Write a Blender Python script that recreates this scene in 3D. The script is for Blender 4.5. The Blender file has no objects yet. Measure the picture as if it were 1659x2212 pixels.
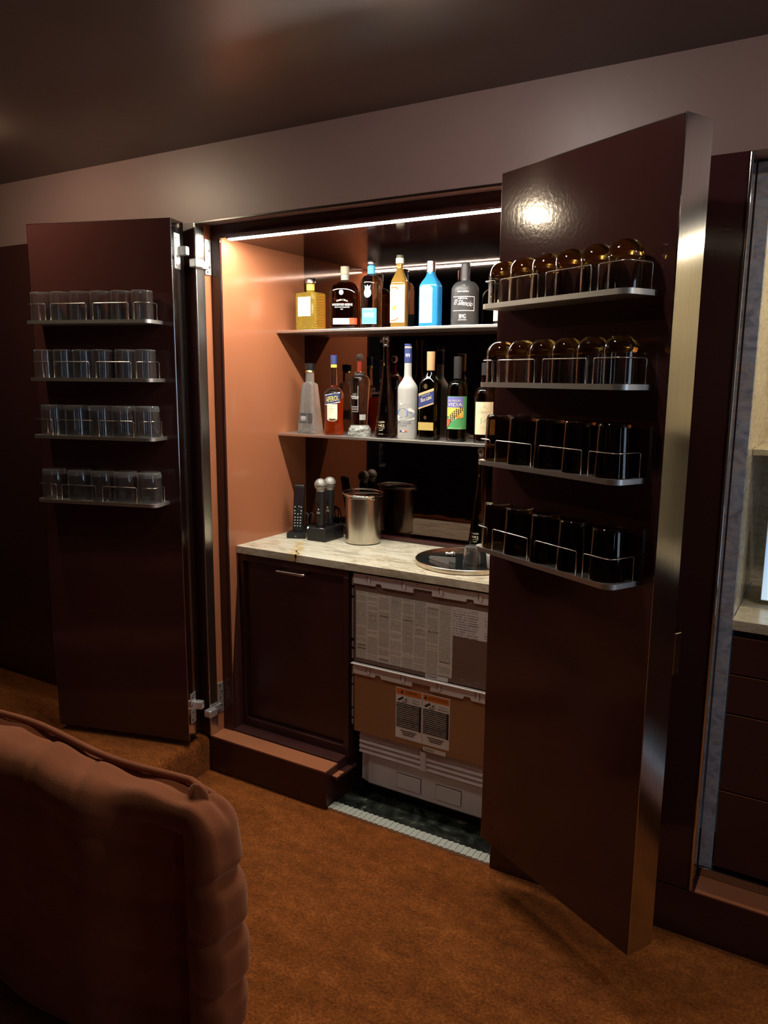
import bpy, bmesh, math, random
from mathutils import Vector, Matrix
random.seed(7)
S = bpy.context.scene
COL = S.collection
PI = math.pi

# ------------------------------------------------------------------ camera
cam_d = bpy.data.cameras.new('camera')
cam_d.sensor_fit = 'VERTICAL'; cam_d.sensor_height = 36.0
cam_d.lens = 36.0 * 1671.22 / 2212.0
cam_d.clip_start = 0.05
cam = bpy.data.objects.new('camera', cam_d); COL.objects.link(cam)
yaw, pitch, roll = -0.5383, -0.1719, 0.0085
fw = Vector((math.sin(yaw)*math.cos(pitch), math.cos(yaw)*math.cos(pitch), math.sin(pitch)))
rt = Vector((math.cos(yaw), -math.sin(yaw), 0)); up = rt.cross(fw)
r2 = rt*math.cos(roll) + up*math.sin(roll); u2 = -rt*math.sin(roll) + up*math.cos(roll)
cam.matrix_world = Matrix(((r2.x,u2.x,-fw.x,0.6141),(r2.y,u2.y,-fw.y,-2.1848),(r2.z,u2.z,-fw.z,1.6),(0,0,0,1)))
S.camera = cam

# ------------------------------------------------------------------ world, exposure, large lights
w = bpy.data.worlds.new('world'); S.world = w; w.use_nodes = True
w.node_tree.nodes['Background'].inputs[0].default_value = (0.35,0.45,0.6,1)
w.node_tree.nodes['Background'].inputs[1].default_value = 0.05
S.view_settings.view_transform = 'Standard'; S.view_settings.look = 'None'
S.view_settings.exposure = 0.0; S.view_settings.gamma = 1.0
S.view_settings.use_curve_mapping = False
S.cycles.use_denoising = True
S.cycles.max_bounces = 11; S.cycles.transmission_bounces = 10; S.cycles.transparent_max_bounces = 12
S.cycles.caustics_reflective = True; S.cycles.caustics_refractive = True
S.cycles.sample_clamp_indirect = 6.0

LED_BAR = 21.0       # strip inside the bar cabinet, watts
LED_NICHE = 6.0      # strip inside the marble niche
LAMP_LEFT = 10.0      # ceiling downlight left of the frame
LAMP_MID = 6.5       # ceiling downlight above the bar
LAMP_RIGHT = 14.0     # ceiling downlight in front of the niche
LAMP_ROOM = 0.22      # the other downlights in the room
WINDOW = 10.0         # cool daylight through the window on the right
SLOT = 2.6           # unseen narrow window further back, added for thin cool streaks in the glasses

def daylight(y, wid, watt):
    wl = bpy.data.lights.new('window_daylight','AREA'); wl.shape='RECTANGLE'; wl.size=1.5; wl.size_y=wid
    wl.energy=watt; wl.color=(0.55,0.74,1.0)
    o = bpy.data.objects.new('window_daylight', wl); COL.objects.link(o)
    o.location=(3.44,y,1.45); o.rotation_euler=(0,math.radians(90),0)
daylight(-.95,.9,WINDOW); daylight(-3.1,.24,SLOT)

# ------------------------------------------------------------------ materials
MATS = {}
class NB:
    def __init__(s, name):
        s.m = bpy.data.materials.new(name); s.m.use_nodes = True
        s.t = s.m.node_tree; s.b = s.t.nodes['Principled BSDF']
    def n(s, typ, **kw):
        nd = s.t.nodes.new(typ)
        for k,v in kw.items():
            if k.startswith('_'): setattr(nd, k[1:], v)
            else:
                nd.inputs[int(k[1:])].default_value = v
        return nd
    def l(s, a, b): s.t.links.new(a, b)
    def coord(s, scale=(1,1,1), kind='Object', rot=(0,0,0)):
        tc = s.n('ShaderNodeTexCoord'); mp = s.n('ShaderNodeMapping')
        mp.inputs['Scale'].default_value = scale; mp.inputs['Rotation'].default_value = rot
        s.l(tc.outputs[kind], mp.inputs['Vector']); return mp.outputs['Vector']
    def noise(s, vec, scale, detail=4, rough=.5, dist=0):
        nd = s.n('ShaderNodeTexNoise'); nd.inputs['Scale'].default_value=scale
        nd.inputs['Detail'].default_value=detail; nd.inputs['Roughness'].default_value=rough
        nd.inputs['Distortion'].default_value=dist
        s.l(vec, nd.inputs['Vector']); return nd.outputs['Fac']
    def ramp(s, fac, stops):
        r = s.n('ShaderNodeValToRGB'); e = r.color_ramp.elements
        while len(e) < len(stops): e.new(0.5)
        for k,(p,c) in enumerate(stops):
            e[k].position = p; e[k].color = (c[0],c[1],c[2],1)
        s.l(fac, r.inputs['Fac']); return r.outputs['Color']
    def math(s, op, a, b=None, clamp=False):
        nd = s.n('ShaderNodeMath', _operation=op); nd.use_clamp = clamp
        for i,v in enumerate((a,b)):
            if v is None: continue
            if hasattr(v,'links'): s.l(v, nd.inputs[i])
            else: nd.inputs[i].default_value = v
        return nd.outputs[0]
    def mix(s, fac, a, b):
        nd = s.n('ShaderNodeMix', _data_type='RGBA')
        if hasattr(fac,'links'): s.l(fac, nd.inputs[0])
        else: nd.inputs[0].default_value = fac
        for i,v in ((6,a),(7,b)):
            if hasattr(v,'links'): s.l(v, nd.inputs[i])
            else: nd.inputs[i].default_value = (v[0],v[1],v[2],1)
        return nd.outputs[2]
    def bump(s, h, strength, dist=.01):
        nd = s.n('ShaderNodeBump'); nd.inputs['Strength'].default_value=strength; nd.inputs['Distance'].default_value=dist
        s.l(h, nd.inputs['Height']); s.l(nd.outputs['Normal'], s.b.inputs['Normal'])
    def sep(s, vec):
        nd = s.n('ShaderNodeSeparateXYZ'); s.l(vec, nd.inputs[0]); return nd.outputs

def mat(name, col, rough=.5, metal=0, trans=0, ior=1.45, emit=None, es=0, coat=0, spec=.5, sheen=0):
    if name in MATS: return MATS[name]
    k = NB(name); b = k.b.inputs
    b['Base Color'].default_value=(col[0],col[1],col[2],1); b['Roughness'].default_value=rough
    b['Metallic'].default_value=metal; b['Transmission Weight'].default_value=trans; b['IOR'].default_value=ior
    b['Coat Weight'].default_value=coat; b['Specular IOR Level'].default_value=spec; b['Sheen Weight'].default_value=sheen
    if emit:
        b['Emission Color'].default_value=(emit[0],emit[1],emit[2],1); b['Emission Strength'].default_value=es
    MATS[name]=k.m; return k.m

def lacquer(name, col, rough=.2, peel=.02):
    k = NB(name); v = k.coord((1,1,1))
    c = k.mix(k.noise(v,2.5,3), [x*.9 for x in col], [x*1.1 for x in col])
    k.l(c, k.b.inputs['Base Color']); k.b.inputs['Roughness'].default_value=rough
    k.bump(k.noise(v,90,2), peel, .004); MATS[name]=k.m; return k.m

def brushed(name, col, rough=.28, scale=(4,4,400), strength=.08):
    k = NB(name); v = k.coord(scale)
    f = k.noise(v,1,3)
    k.l(k.mix(f,[x*.85 for x in col],[min(1,x*1.12) for x in col]), k.b.inputs['Base Color'])
    k.b.inputs['Metallic'].default_value=1; k.b.inputs['Roughness'].default_value=rough
    k.bump(f, strength, .002); MATS[name]=k.m; return k.m

BURG = lacquer('burgundy_lacquer',(.050,.0165,.0150),.11,.035)
BURGM = lacquer('burgundy_satin',(.046,.0150,.0135),.32)
ORANGE = lacquer('terracotta_lacquer',(.37,.135,.064),.10,.01)
FASC = lacquer('mauve_brown_paint',(.26,.160,.150),.42,.03)
CEILM = lacquer('dark_brown_ceiling',(.13,.085,.074),.36,.03)
ROOMW = lacquer('dark_room_wall',(.06,.03,.025),.5)
STEEL = brushed('brushed_steel',(.60,.58,.53),.25,(6,6,500))
STEELH = brushed('brushed_steel_edge',(.52,.51,.49),.12,(300,300,3),.03)
CHROME = mat('polished_chrome',(.75,.75,.74),.1,1)
NICK = mat('satin_nickel',(.78,.78,.76),.38,.85)
WIRE = mat('steel_wire',(.74,.72,.68),.26,1)
SHELFM = brushed('shelf_steel',(.70,.68,.64),.40,(5,300,300),.05)
DARKMIR = mat('smoked_mirror',(.14,.100,.084),.03,1)
BLACKP = mat('black_plastic',(.012,.012,.013),.35)
BLACKG = mat('black_gloss',(.008,.008,.009),.12)
GREYSCR = mat('dark_screen',(.02,.012,.014),.15)
WHITEP = mat('white_plastic',(.80,.77,.78),.4)
WHITEK = mat('white_button',(.75,.75,.72),.4)
INKB = mat('black_ink',(.02,.02,.02),.6)
INKW = mat('white_ink',(.85,.85,.82),.5)
INKG = mat('grey_ink',(.35,.34,.30),.6)
GOLD = mat('gold_foil',(.62,.47,.18),.35,1)

def carpet():
    k = NB('rust_carpet'); v = k.coord((1,1,1)); vs = k.coord((3,9,3),rot=(0,0,.35))
    a = k.noise(vs,1.2,4,.6); b = k.noise(v,120,3,.75); c = k.noise(v,26,4,.65)
    f = k.math('ADD', k.math('MULTIPLY',a,.24), k.math('ADD',k.math('MULTIPLY',b,.52),k.math('MULTIPLY',c,.26)))
    col = k.ramp(f,[(.36,(.065,.016,.002)),(.52,(.225,.060,.010)),(.66,(.45,.140,.028))])
    k.l(col,k.b.inputs['Base Color']); k.b.inputs['Roughness'].default_value=.95
    k.b.inputs['Sheen Weight'].default_value=.25; k.b.inputs['Specular IOR Level'].default_value=.1
    k.b.inputs['Sheen Tint'].default_value=(1,.55,.25,1)
    k.bump(k.math('ADD',b,k.math('MULTIPLY',c,.6)),.9,.006); return k.m
CARPET = carpet()

def sofa_mat():
    k = NB('rust_suede'); v = k.coord()
    f = k.noise(v,6,4); g = k.noise(v,350,2)
    k.l(k.ramp(f,[(.3,(.19,.052,.018)),(.7,(.26,.078,.030))]),k.b.inputs['Base Color'])
    k.b.inputs['Roughness'].default_value=.9; k.b.inputs['Specular IOR Level'].default_value=.15
    k.b.inputs['Sheen Weight'].default_value=.3; k.b.inputs['Sheen Tint'].default_value=(1,.6,.4,1)
    k.bump(k.math('ADD',g,k.math('MULTIPLY',k.noise(v,40,3),.5)),.25,.003); return k.m
SUEDE = sofa_mat()

def marble(name, stops, vein, scale=6, stretch=(1.6,4,4), rough=.14, crack=False):
    k = NB(name); v = k.coord(stretch,rot=(0,0,.25)); vo = k.coord()
    a = k.noise(v,scale,8,.62,1.4)
    base = k.ramp(a,stops)
    b = k.noise(v,scale*1.7,6,.6,2.2)
    vf = k.ramp(k.math('ABSOLUTE',k.math('SUBTRACT',b,.5)),[(.0,(1,1,1)),(.035,(0,0,0))])
    c = k.noise(v,scale*.35,3)
    vf2 = k.math('MULTIPLY',vf,k.math('GREATER_THAN',c,.47))
    col = k.mix(k.math('MULTIPLY',vf2,.75),base,vein)
    if crack:
        s = k.sep(vo); wob = k.math('MULTIPLY',k.math('SUBTRACT',k.noise(vo,22,4),.5),.10)
        d = k.math('ABSOLUTE',k.math('ADD',k.math('SUBTRACT',s[0],k.math('MULTIPLY',s[1],-.55)),k.math('ADD',wob,CRK)))
        ye = k.math('SUBTRACT',1,k.math('DIVIDE',d,.035),True)
        band = k.math('LESS_THAN',s[1],.32)
        col = k.mix(k.math('MULTIPLY',k.math('MULTIPLY',ye,band),.8),col,(.62,.42,.10))
        dk = k.math('LESS_THAN',d,.0035); band2 = k.math('LESS_THAN',s[1],.2)
        col = k.mix(k.math('MULTIPLY',dk,band2),col,(.05,.03,.015))
    k.l(col,k.b.inputs['Base Color']); k.b.inputs['Roughness'].default_value=rough
    return k.m
CRK = 1.097
MARBC = marble('cream_marble',[(.30,(.36,.33,.25)),(.45,(.64,.61,.46)),(.6,(.78,.76,.62)),(.75,(.55,.50,.38))],(.42,.24,.12),5,(1.4,4,4),.14,True)
MARBB = marble('blue_grey_marble',[(.3,(.15,.18,.24)),(.5,(.29,.34,.42)),(.7,(.42,.46,.52))],(.45,.33,.16),5,(3,3,5))
MARBN = marble('niche_cream_marble',[(.3,(.38,.33,.22)),(.5,(.55,.48,.34)),(.7,(.66,.60,.46))],(.34,.27,.18),6,(3,3,9))

def film():
    k = NB('black_film'); v = k.coord((1,1,1)); a = k.noise(v,7,5,.6,2.5)
    k.l(k.ramp(a,[(.45,(.006,.008,.007)),(.62,(.03,.035,.028)),(.75,(.20,.19,.14))]),k.b.inputs['Base Color'])
    k.b.inputs['Roughness'].default_value=.22; k.bump(k.noise(v,9,4),.4,.02); return k.m
FILM = film()
FOIL = mat('silver_foil',(.72,.75,.66),.42,.55)

def printed(name, paper, ink, colw, lineh, word=180, para=9, gut=.9, thr=.42, dens=.5):
    k = NB(name); v = k.coord(); s = k.sep(v)
    colf = k.math('FRACT',k.math('DIVIDE',s[0],colw)); inc = k.math('LESS_THAN',colf,gut)
    lz = k.math('DIVIDE',s[2],lineh); ln = k.math('LESS_THAN',k.math('FRACT',lz),.5)
    cx = k.n('ShaderNodeCombineXYZ'); k.l(k.math('MULTIPLY',s[0],word),cx.inputs[0]); k.l(k.math('MULTIPLY',k.math('FLOOR',lz),7.3),cx.inputs[1])
    wd = k.math('GREATER_THAN',k.noise(cx.outputs[0],1,1),thr)
    cp = k.n('ShaderNodeCombineXYZ'); k.l(k.math('FLOOR',k.math('DIVIDE',s[0],colw)),cp.inputs[0]); k.l(k.math('MULTIPLY',s[2],para*4),cp.inputs[1])
    pr = k.math('GREATER_THAN',k.noise(cp.outputs[0],1.37,2),.40)
    f = k.math('MULTIPLY',k.math('MULTIPLY',inc,ln),k.math('MULTIPLY',wd,pr))
    k.l(k.mix(k.math('MULTIPLY',f,dens),paper,ink),k.b.inputs['Base Color']); k.b.inputs['Roughness'].default_value=.6
    return k.m
PAPER = printed('printed_sheet',(.80,.77,.71),(.06,.06,.06),.0496,.0042,220,12,.9,.38,.62)
SLIP = printed('printed_slip',(.82,.80,.80),(.05,.05,.05),.118,.0088,160,30,.8,.44,.6)
WBODY = printed('warning_body',(.012,.012,.012),(.55,.55,.52),.105,.0075,230,30,.9,.36,.8)
WPAPER = mat('sticker_white',(.80,.78,.77),.5)
WORANGE = mat('sticker_orange',(.72,.20,.04),.5)

# ------------------------------------------------------------------ mesh helpers
def obj(name, bm, m=None, parent=None, smooth=False, loc=None):
    me = bpy.data.meshes.new(name)
    bmesh.ops.recalc_face_normals(bm, faces=bm.faces[:])
    bm.to_mesh(me); bm.free()
    if m: me.materials.append(m)
    if smooth:
        me.polygons.foreach_set('use_smooth',[True]*len(me.polygons))
    o = bpy.data.objects.new(name, me); COL.objects.link(o)
    if parent: o.parent = parent
    if loc: o.location = loc
    return o
def autosmooth(o, ang=40):
    me=o.data
    me.polygons.foreach_set('use_smooth',[True]*len(me.polygons))
    bm=bmesh.new(); bm.from_mesh(me)
    for e in bm.edges:
        if len(e.link_faces)==2 and e.calc_face_angle(0)>math.radians(ang): e.smooth=False
    bm.to_mesh(me); bm.free(); return o
def bx(bm, x0,x1,y0,y1,z0,z1, bev=0, seg=2):
    vs=[bm.verts.new((x,y,z)) for x in (x0,x1) for y in (y0,y1) for z in (z0,z1)]
    fs=[(0,1,3,2),(4,6,7,5),(0,4,5,1),(2,3,7,6),(0,2,6,4),(1,5,7,3)]
    ff=[bm.faces.new([vs[i] for i in f]) for f in fs]
    if bev:
        es=set(e for f in ff for e in f.edges)
        bmesh.ops.bevel(bm,geom=list(es),offset=bev,segments=seg,affect='EDGES',profile=.5)
def box(name, x0,x1,y0,y1,z0,z1, m, parent=None, bev=0, seg=2, loc=None):
    bm=bmesh.new(); bx(bm,x0,x1,y0,y1,z0,z1,bev,seg); return obj(name,bm,m,parent,False,loc)
def boxes(name, lst, m, parent=None, bev=0):
    bm=bmesh.new()
    for b in lst: bx(bm,*b,bev)
    return obj(name,bm,m,parent)
def prism_xz(bm, pts, y0, y1):          # outline in X,Z extruded along Y
    a=[bm.verts.new((x,y0,z)) for x,z in pts]; b=[bm.verts.new((x,y1,z)) for x,z in pts]
    bm.faces.new(a); bm.faces.new(b[::-1]); n=len(pts)
    for i in range(n): bm.faces.new((a[i],b[i],b[(i+1)%n],a[(i+1)%n]))
def prism_xy(bm, pts, z0, z1):
    a=[bm.verts.new((x,y,z0)) for x,y in pts]; b=[bm.verts.new((x,y,z1)) for x,y in pts]
    bm.faces.new(a); bm.faces.new(b[::-1]); n=len(pts)
    for i in range(n): bm.faces.new((a[i],b[i],b[(i+1)%n],a[(i+1)%n]))
def tube(bm, pts, r, seg=8, closed=False):
    pts=[Vector(p) for p in pts]; n=len(pts); rings=[]; pr=None
    for i,p in enumerate(pts):
        if closed: t=(pts[(i+1)%n]-pts[i-1]).normalized()
        else: t=(pts[min(i+1,n-1)]-pts[max(i-1,0)]).normalized()
        if pr is None:
            a=Vector((0,0,1)) if abs(t.z)<.9 else Vector((1,0,0)); pr=(a-t*a.dot(t)).normalized()
        else: pr=(pr-t*pr.dot(t)).normalized()
        q=t.cross(pr)
        rings.append([bm.verts.new(p+(pr*math.cos(2*PI*k/seg)+q*math.sin(2*PI*k/seg))*r) for k in range(seg)])
    m=n if closed else n-1
    for i in range(m):
        A=rings[i];B=rings[(i+1)%n]
        for k in range(seg): bm.faces.new((A[k],A[(k+1)%seg],B[(k+1)%seg],B[k]))
    if not closed: bm.faces.new(rings[0][::-1]); bm.faces.new(rings[-1])
def fillet(pts, r, n=5):
    P=[Vector(p) for p in pts]; out=[P[0]]
    for i in range(1,len(P)-1):
        a=(P[i-1]-P[i]); b=(P[i+1]-P[i]); ra=min(r,a.length*.49,b.length*.49)
        s=P[i]+a.normalized()*ra; e=P[i]+b.normalized()*ra
        for k in range(n+1):
            t=k/n; out.append(s*(1-t)**2+P[i]*2*t*(1-t)+e*t*t)
    out.append(P[-1]); return out
def lathe(bm, prof, seg=40, cx=0, cy=0):
    rings=[]
    for r,z in prof:
        if r<1e-6: rings.append([bm.verts.new((cx,cy,z))])
        else: rings.append([bm.verts.new((cx+r*math.cos(2*PI*k/seg),cy+r*math.sin(2*PI*k/seg),z)) for k in range(seg)])
    for A,B in zip(rings,rings[1:]):
        for k in range(seg):
            k2=(k+1)%seg
            if len(A)==1 and len(B)==1: continue
            if len(A)==1: bm.faces.new((A[0],B[k],B[k2]))
            elif len(B)==1: bm.faces.new((A[k],A[k2],B[0]))
            else: bm.faces.new((A[k],A[k2],B[k2],B[k]))
def lathe_o(name, prof, m, parent=None, seg=40, loc=None, ang=35):
    bm=bmesh.new(); lathe(bm,prof,seg); return autosmooth(obj(name,bm,m,parent,True,loc),ang)
def sup(hx,hy,n,a):
    c,s=math.cos(a),math.sin(a)
    return (hx*math.copysign(abs(c)**(2/n),c), hy*math.copysign(abs(s)**(2/n),s))
def dense(secs, step=.004):
    out=[secs[0]]
    for A,B in zip(secs,secs[1:]):
        k=max(1,min(110 if step<.003 else 10,int(abs(B[0]-A[0])/step)))
        for i in range(1,k+1): out.append(tuple(a+(b-a)*i/k for a,b in zip(A,B)))
    return out
def loft(bm, secs, seg=48, cap=True):
    rings=[]
    for z,hx,hy,n in secs:
        rings.append([bm.verts.new((*sup(hx,hy,n,2*PI*(k+.5)/seg),z)) for k in range(seg)])
    for A,B in zip(rings,rings[1:]):
        for k in range(seg): bm.faces.new((A[k],A[(k+1)%seg],B[(k+1)%seg],B[k]))
    if cap: bm.faces.new(rings[0][::-1]); bm.faces.new(rings[-1])
def sec_at(secs,z):
    if z<=secs[0][0]: return secs[0][1:]
    for A,B in zip(secs,secs[1:]):
        if A[0]<=z<=B[0]:
            t=(z-A[0])/max(1e-9,B[0]-A[0]); return tuple(a+(b-a)*t for a,b in zip(A[1:],B[1:]))
    return secs[-1][1:]
def smap(secs):                        # (u along the front, v height, offset) -> point on the bottle's front
    def f(u,v,off=.0006):
        hx,hy,n=sec_at(secs,v)
        if n<=2.2:
            a=u/hx; return ((hx+off)*math.sin(a), -(hy+off)*math.cos(a), v)
        t=min(1,abs(u/hx)); return (u, -(hy*(1-t**n)**(1/n))-off, v)
    return f
def fmap(d):
    return lambda u,v,off=.0006: (u,-d-off,v)
def patch(bm, mp, u0,u1,v0,v1, off=.0006, nu=14, nv=4, skew=0.0, top=None, th=.0004):
    def grid(o_):
        g=[]
        for j in range(nv+1):
            row=[]
            for i in range(nu+1):
                u=u0+(u1-u0)*i/nu; hi=v1 if top is None else top(u)
                v=v0+(hi-v0)*j/nv+skew*(u-(u0+u1)/2)
                row.append(bm.verts.new(mp(u,v,o_)))
            g.append(row)
        return g
    g=grid(off); h=grid(off-th)
    for j in range(nv):
        for i in range(nu):
            bm.faces.new((g[j][i],g[j][i+1],g[j+1][i+1],g[j+1][i]))
    rim=[(0,i) for i in range(nu+1)]+[(j,nu) for j in range(1,nv+1)]+[(nv,i) for i in range(nu-1,-1,-1)]+[(j,0) for j in range(nv-1,0,-1)]
    for a,b in zip(rim,rim[1:]+rim[:1]):
        bm.faces.new((g[a[0]][a[1]],h[a[0]][a[1]],h[b[0]][b[1]],g[b[0]][b[1]]))
_tc={}
def textgeo(s):
    if s in _tc: return _tc[s]
    cu=bpy.data.curves.new('t','FONT'); cu.body=s; cu.size=1; cu.resolution_u=2
    o=bpy.data.objects.new('t',cu); COL.objects.link(o)
    dg=bpy.context.evaluated_depsgraph_get(); me=bpy.data.meshes.new_from_object(o.evaluated_get(dg))
    vs=[(v.co.x,v.co.y) for v in me.vertices]; fs=[tuple(p.vertices) for p in me.polygons]
    bpy.data.objects.remove(o); bpy.data.curves.remove(cu); bpy.data.meshes.remove(me)
    x0=min(v[0] for v in vs);x1=max(v[0] for v in vs);y0=min(v[1] for v in vs);y1=max(v[1] for v in vs)
    vs=[((x-x0)/(x1-x0)-.5,(y-y0)/(y1-y0)-.5) for x,y in vs]
    _tc[s]=(vs,fs); return _tc[s]
def text(bm, s, mp, u,v,w,h, off=.0011, rot=0.0, arc=0.0, slant=0.0):
    vs,fs=textgeo(s); c,sn=math.cos(rot),math.sin(rot); vv=[]
    for x,y in vs:
        X=x*w+slant*y*h; Y=y*h+arc*(0.25-x*x)*4
        vv.append(bm.verts.new(mp(u+X*c-Y*sn, v+X*sn+Y*c, off)))
    for f in fs:
        try: bm.faces.new([vv[i] for i in f])
        except ValueError: pass
def ftext(name, lst, m, mp, parent):
    bm=bmesh.new()
    for a in lst: text(bm,a[0],mp,*a[1:5],**(a[5] if len(a)>5 else {}))
    me=bpy.data.meshes.new(name); bm.to_mesh(me); bm.free(); me.materials.append(m)
    o=bpy.data.objects.new(name,me); COL.objects.link(o); o.parent=parent; return o
def disc(bm, mp, u,v,ru,rv, off=.0012, n=24):
    bm.faces.new([bm.verts.new(mp(u+ru*math.cos(2*PI*k/n),v+rv*math.sin(2*PI*k/n),off)) for k in range(n)])
def poly(bm, mp, pts, off=.0012):
    bm.faces.new([bm.verts.new(mp(u,v,off)) for u,v in pts])
def thing(name, label, cat, loc=(0,0,0), rz=0, group=None):
    o=bpy.data.objects.new(name,None); COL.objects.link(o); o.empty_display_size=.05
    o.location=loc; o.rotation_euler=(0,0,rz); o['label']=label; o['category']=cat
    if group: o['group']=group
    return o
def tag(o,label,cat,group=None,kind=None):
    o['label']=label; o['category']=cat
    if group: o['group']=group
    if kind: o['kind']=kind
    return o
def struct(o,label=None):
    o['kind']='structure'
    if label: o['label']=label
    return o
def dup(root, loc, rz, label):
    r=root.copy(); COL.objects.link(r); r.location=loc; r.rotation_euler=(0,0,rz); r['label']=label
    for ch in list(root.children):
        c=ch.copy(); COL.objects.link(c); c.parent=r
        for g in ch.children:
            d=g.copy(); COL.objects.link(d); d.parent=c
    return r

# ------------------------------------------------------------------ room shell
ZC=2.411; H1=2.154; HP=.151
XL,XR,YB=-3.6,3.4,-4.4
struct(box('floor',XL,XR,YB,.62,-.06,0,CARPET),'rust orange carpet')
struct(box('ceiling',XL,XR,YB,.62,ZC,ZC+.06,CEILM),'dark brown painted ceiling')
struct(box('wall_front_upper',XL,XR,0,.62,H1,ZC,FASC),'mauve brown band of wall above the cabinets')
struct(box('wall_front_left',-2.73,-1.512,0,.62,HP,H1,BURGM),'burgundy panel behind the left cabinet door')
struct(box('wall_front_far_left',XL,-2.733,.012,.62,0,H1,BURGM),'dark panel at the far left')
struct(box('wall_front_middle',-.272,.344,0,.62,HP,H1,BURG),'burgundy panel between bar and niche')
struct(box('wall_front_right',1.75,XR,0,.62,HP,H1,BURG))
struct(box('wall_left',XL-.06,XL,YB,.62,0,ZC,ROOMW))
struct(box('wall_back',XL-.06,XR+.06,YB-.06,YB,0,ZC,ROOMW))
ya=[YB,-3.24,-2.96,-1.42,-.48,.62]
struct(boxes('wall_right',[(XR,XR+.1,ya[0],ya[1],0,ZC),(XR,XR+.1,ya[2],ya[3],0,ZC),(XR,XR+.1,ya[4],ya[5],0,ZC)]+[(XR,XR+.1,ya[k],ya[k+1],z0,z1) for k in (1,3) for z0,z1 in ((0,.65),(2.25,ZC))],ROOMW))
for q,k in ((1,3),(2,1)):  # the second, narrow window is an added opening for the streak light
    a_,b_=ya[k],ya[k+1]
    struct(boxes('window_%d'%q,[(XR+.02,XR+.07,a_,a_+.02,.65,2.25),(XR+.02,XR+.07,b_-.02,b_,.65,2.25),(XR+.02,XR+.07,a_+.02,b_-.02,.65,.67),(XR+.02,XR+.07,a_+.02,b_-.02,2.23,2.25)],BLACKP))
# carpeted step left of the bar
bm=bmesh.new(); bx(bm,XL,-1.514,-.72,-.001,0,.150)
es=[e for e in bm.edges if all(v.co.z>.14 for v in e.verts) and (all(v.co.x>-1.6 for v in e.verts) or all(v.co.y<-.7 for v in e.verts))]
es+=[e for e in bm.edges if all(v.co.x>-1.6 and v.co.y<-.7 for v in e.verts)]
bmesh.ops.bevel(bm,geom=es,offset=.03,segments=5,affect='EDGES',profile=.5)
tag(autosmooth(obj('carpeted_step',bm,CARPET)),'rust carpeted step under the left cabinet door','step')

# ------------------------------------------------------------------ plinths (skirting below the cabinets)
SX0,SX1=-1.46,-.292; YBK=.60
pl=thing('bar_plinth','burgundy plinth with terracotta top ledge below the bar cabinet','plinth',(-1.22,0,0))
def loc(o,p): o.location=[-a for a in p.location]; return o
loc(box('front_board',-1.512,-.932,.0,.23,0,HP-.004,BURGM,pl,.0015,1),pl)
loc(box('ledge',-1.511,-.936,.001,.082,HP-.004,HP,ORANGE,pl),pl)
bk=loc(box('catch_bracket',-.932,-.905,.035,.175,.108,.121,BURGM,pl,.002,1),pl)
o=box('catch_plate',-.931,-.907,.037,.085,.121,.1225,ORANGE,bk)
for yy in (.06,.155):
    bm=bmesh.new(); lathe(bm,[(0,.1195),(.0035,.1195),(.0035,.1245),(0,.1255)],10,-.908,yy); obj('screw',bm,CHROME,bk)
pr=thing('wall_plinth','burgundy plinth running right from the bar under the marble niche','plinth',(1.2,0,0))
loc(box('front_board',-.272,XR,.0,.23,0,HP-.004,BURG,pr,.0015,1),pr)
loc(box('ledge',.36,1.74,.001,.09,HP-.004,HP,ORANGE,pr),pr)

# ------------------------------------------------------------------ bar cabinet carcass
bar=thing('bar_cabinet','built-in bar cabinet with terracotta sides and smoked mirror back','cabinet')
box('side_panel',-1.476,SX0,.085,YBK,HP,2.135,ORANGE,bar)
box('side_panel',SX1,-.274,.085,YBK,HP,2.135,ORANGE,bar)
box('back_panel',SX0,SX1,YBK,YBK+.012,.93,2.11,DARKMIR,bar)
box('lower_back',SX0,SX1,YBK,YBK+.012,HP*.0,.93,BURGM,bar)
box('top_panel',SX0,SX1,.118,YBK,2.108,2.125,BURG,bar)
ff=box('face_frame',-1.511,SX0,.080,.0875,HP,H1-.001,BURG,bar)
box('face_frame',SX1,-.273,.080,.0875,HP,H1-.001,BURG,bar)
box('header',SX0,SX1,.080,.0875,2.106,H1-.001,BURG,bar)
jm=box('jamb_lining',-1.5115,-1.507,.042,.080,HP,H1-.001,ORANGE,bar)
box('steel_jamb',-1.5115,-1.503,-.003,.042,HP,H1-.001,STEEL,bar,.002,2)
box('jamb_lining',-.277,-.2725,.042,.080,HP,H1-.001,ORANGE,bar)
box('steel_jamb',-.281,-.2725,-.003,.042,HP,H1-.001,STEEL,bar,.002,2)
box('top_trim',-1.503,-.281,-.002,.006,H1-.006,H1-.001,STEELH,bar)
box('back_sill',SX0,SX1,.550,YBK,.930,.946,BURG,bar,.002,1)
for z in (1.789,1.366):
    box('shelf',SX0+.001,SX1-.001,.405,YBK-.001,z-.011,z,SHELFM,bar,.0015,2)
# LED strip with its channel
led=thing('led_strip','bright white LED strip along the cabinet ceiling','light',(-.86,.103,2.1))
box('channel',-.575,.560,-.015,.0145,.003,.006,STEELH,led)
LEDM=mat('led_glow',(1,1,1),.5,emit=(1.0,.94,.84),es=LED_BAR/(PI*1.12*.020))
box('diffuser',-.572,.557,-.010,.010,.0,.003,LEDM,led)

# countertop
ct=box('marble_countertop',SX0+.001,SX1-.001,.127,.598,.899,.929,MARBC,None,.0015,2)
tag(ct,'cream veined marble countertop with a yellow crack inside the bar','countertop')
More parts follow.
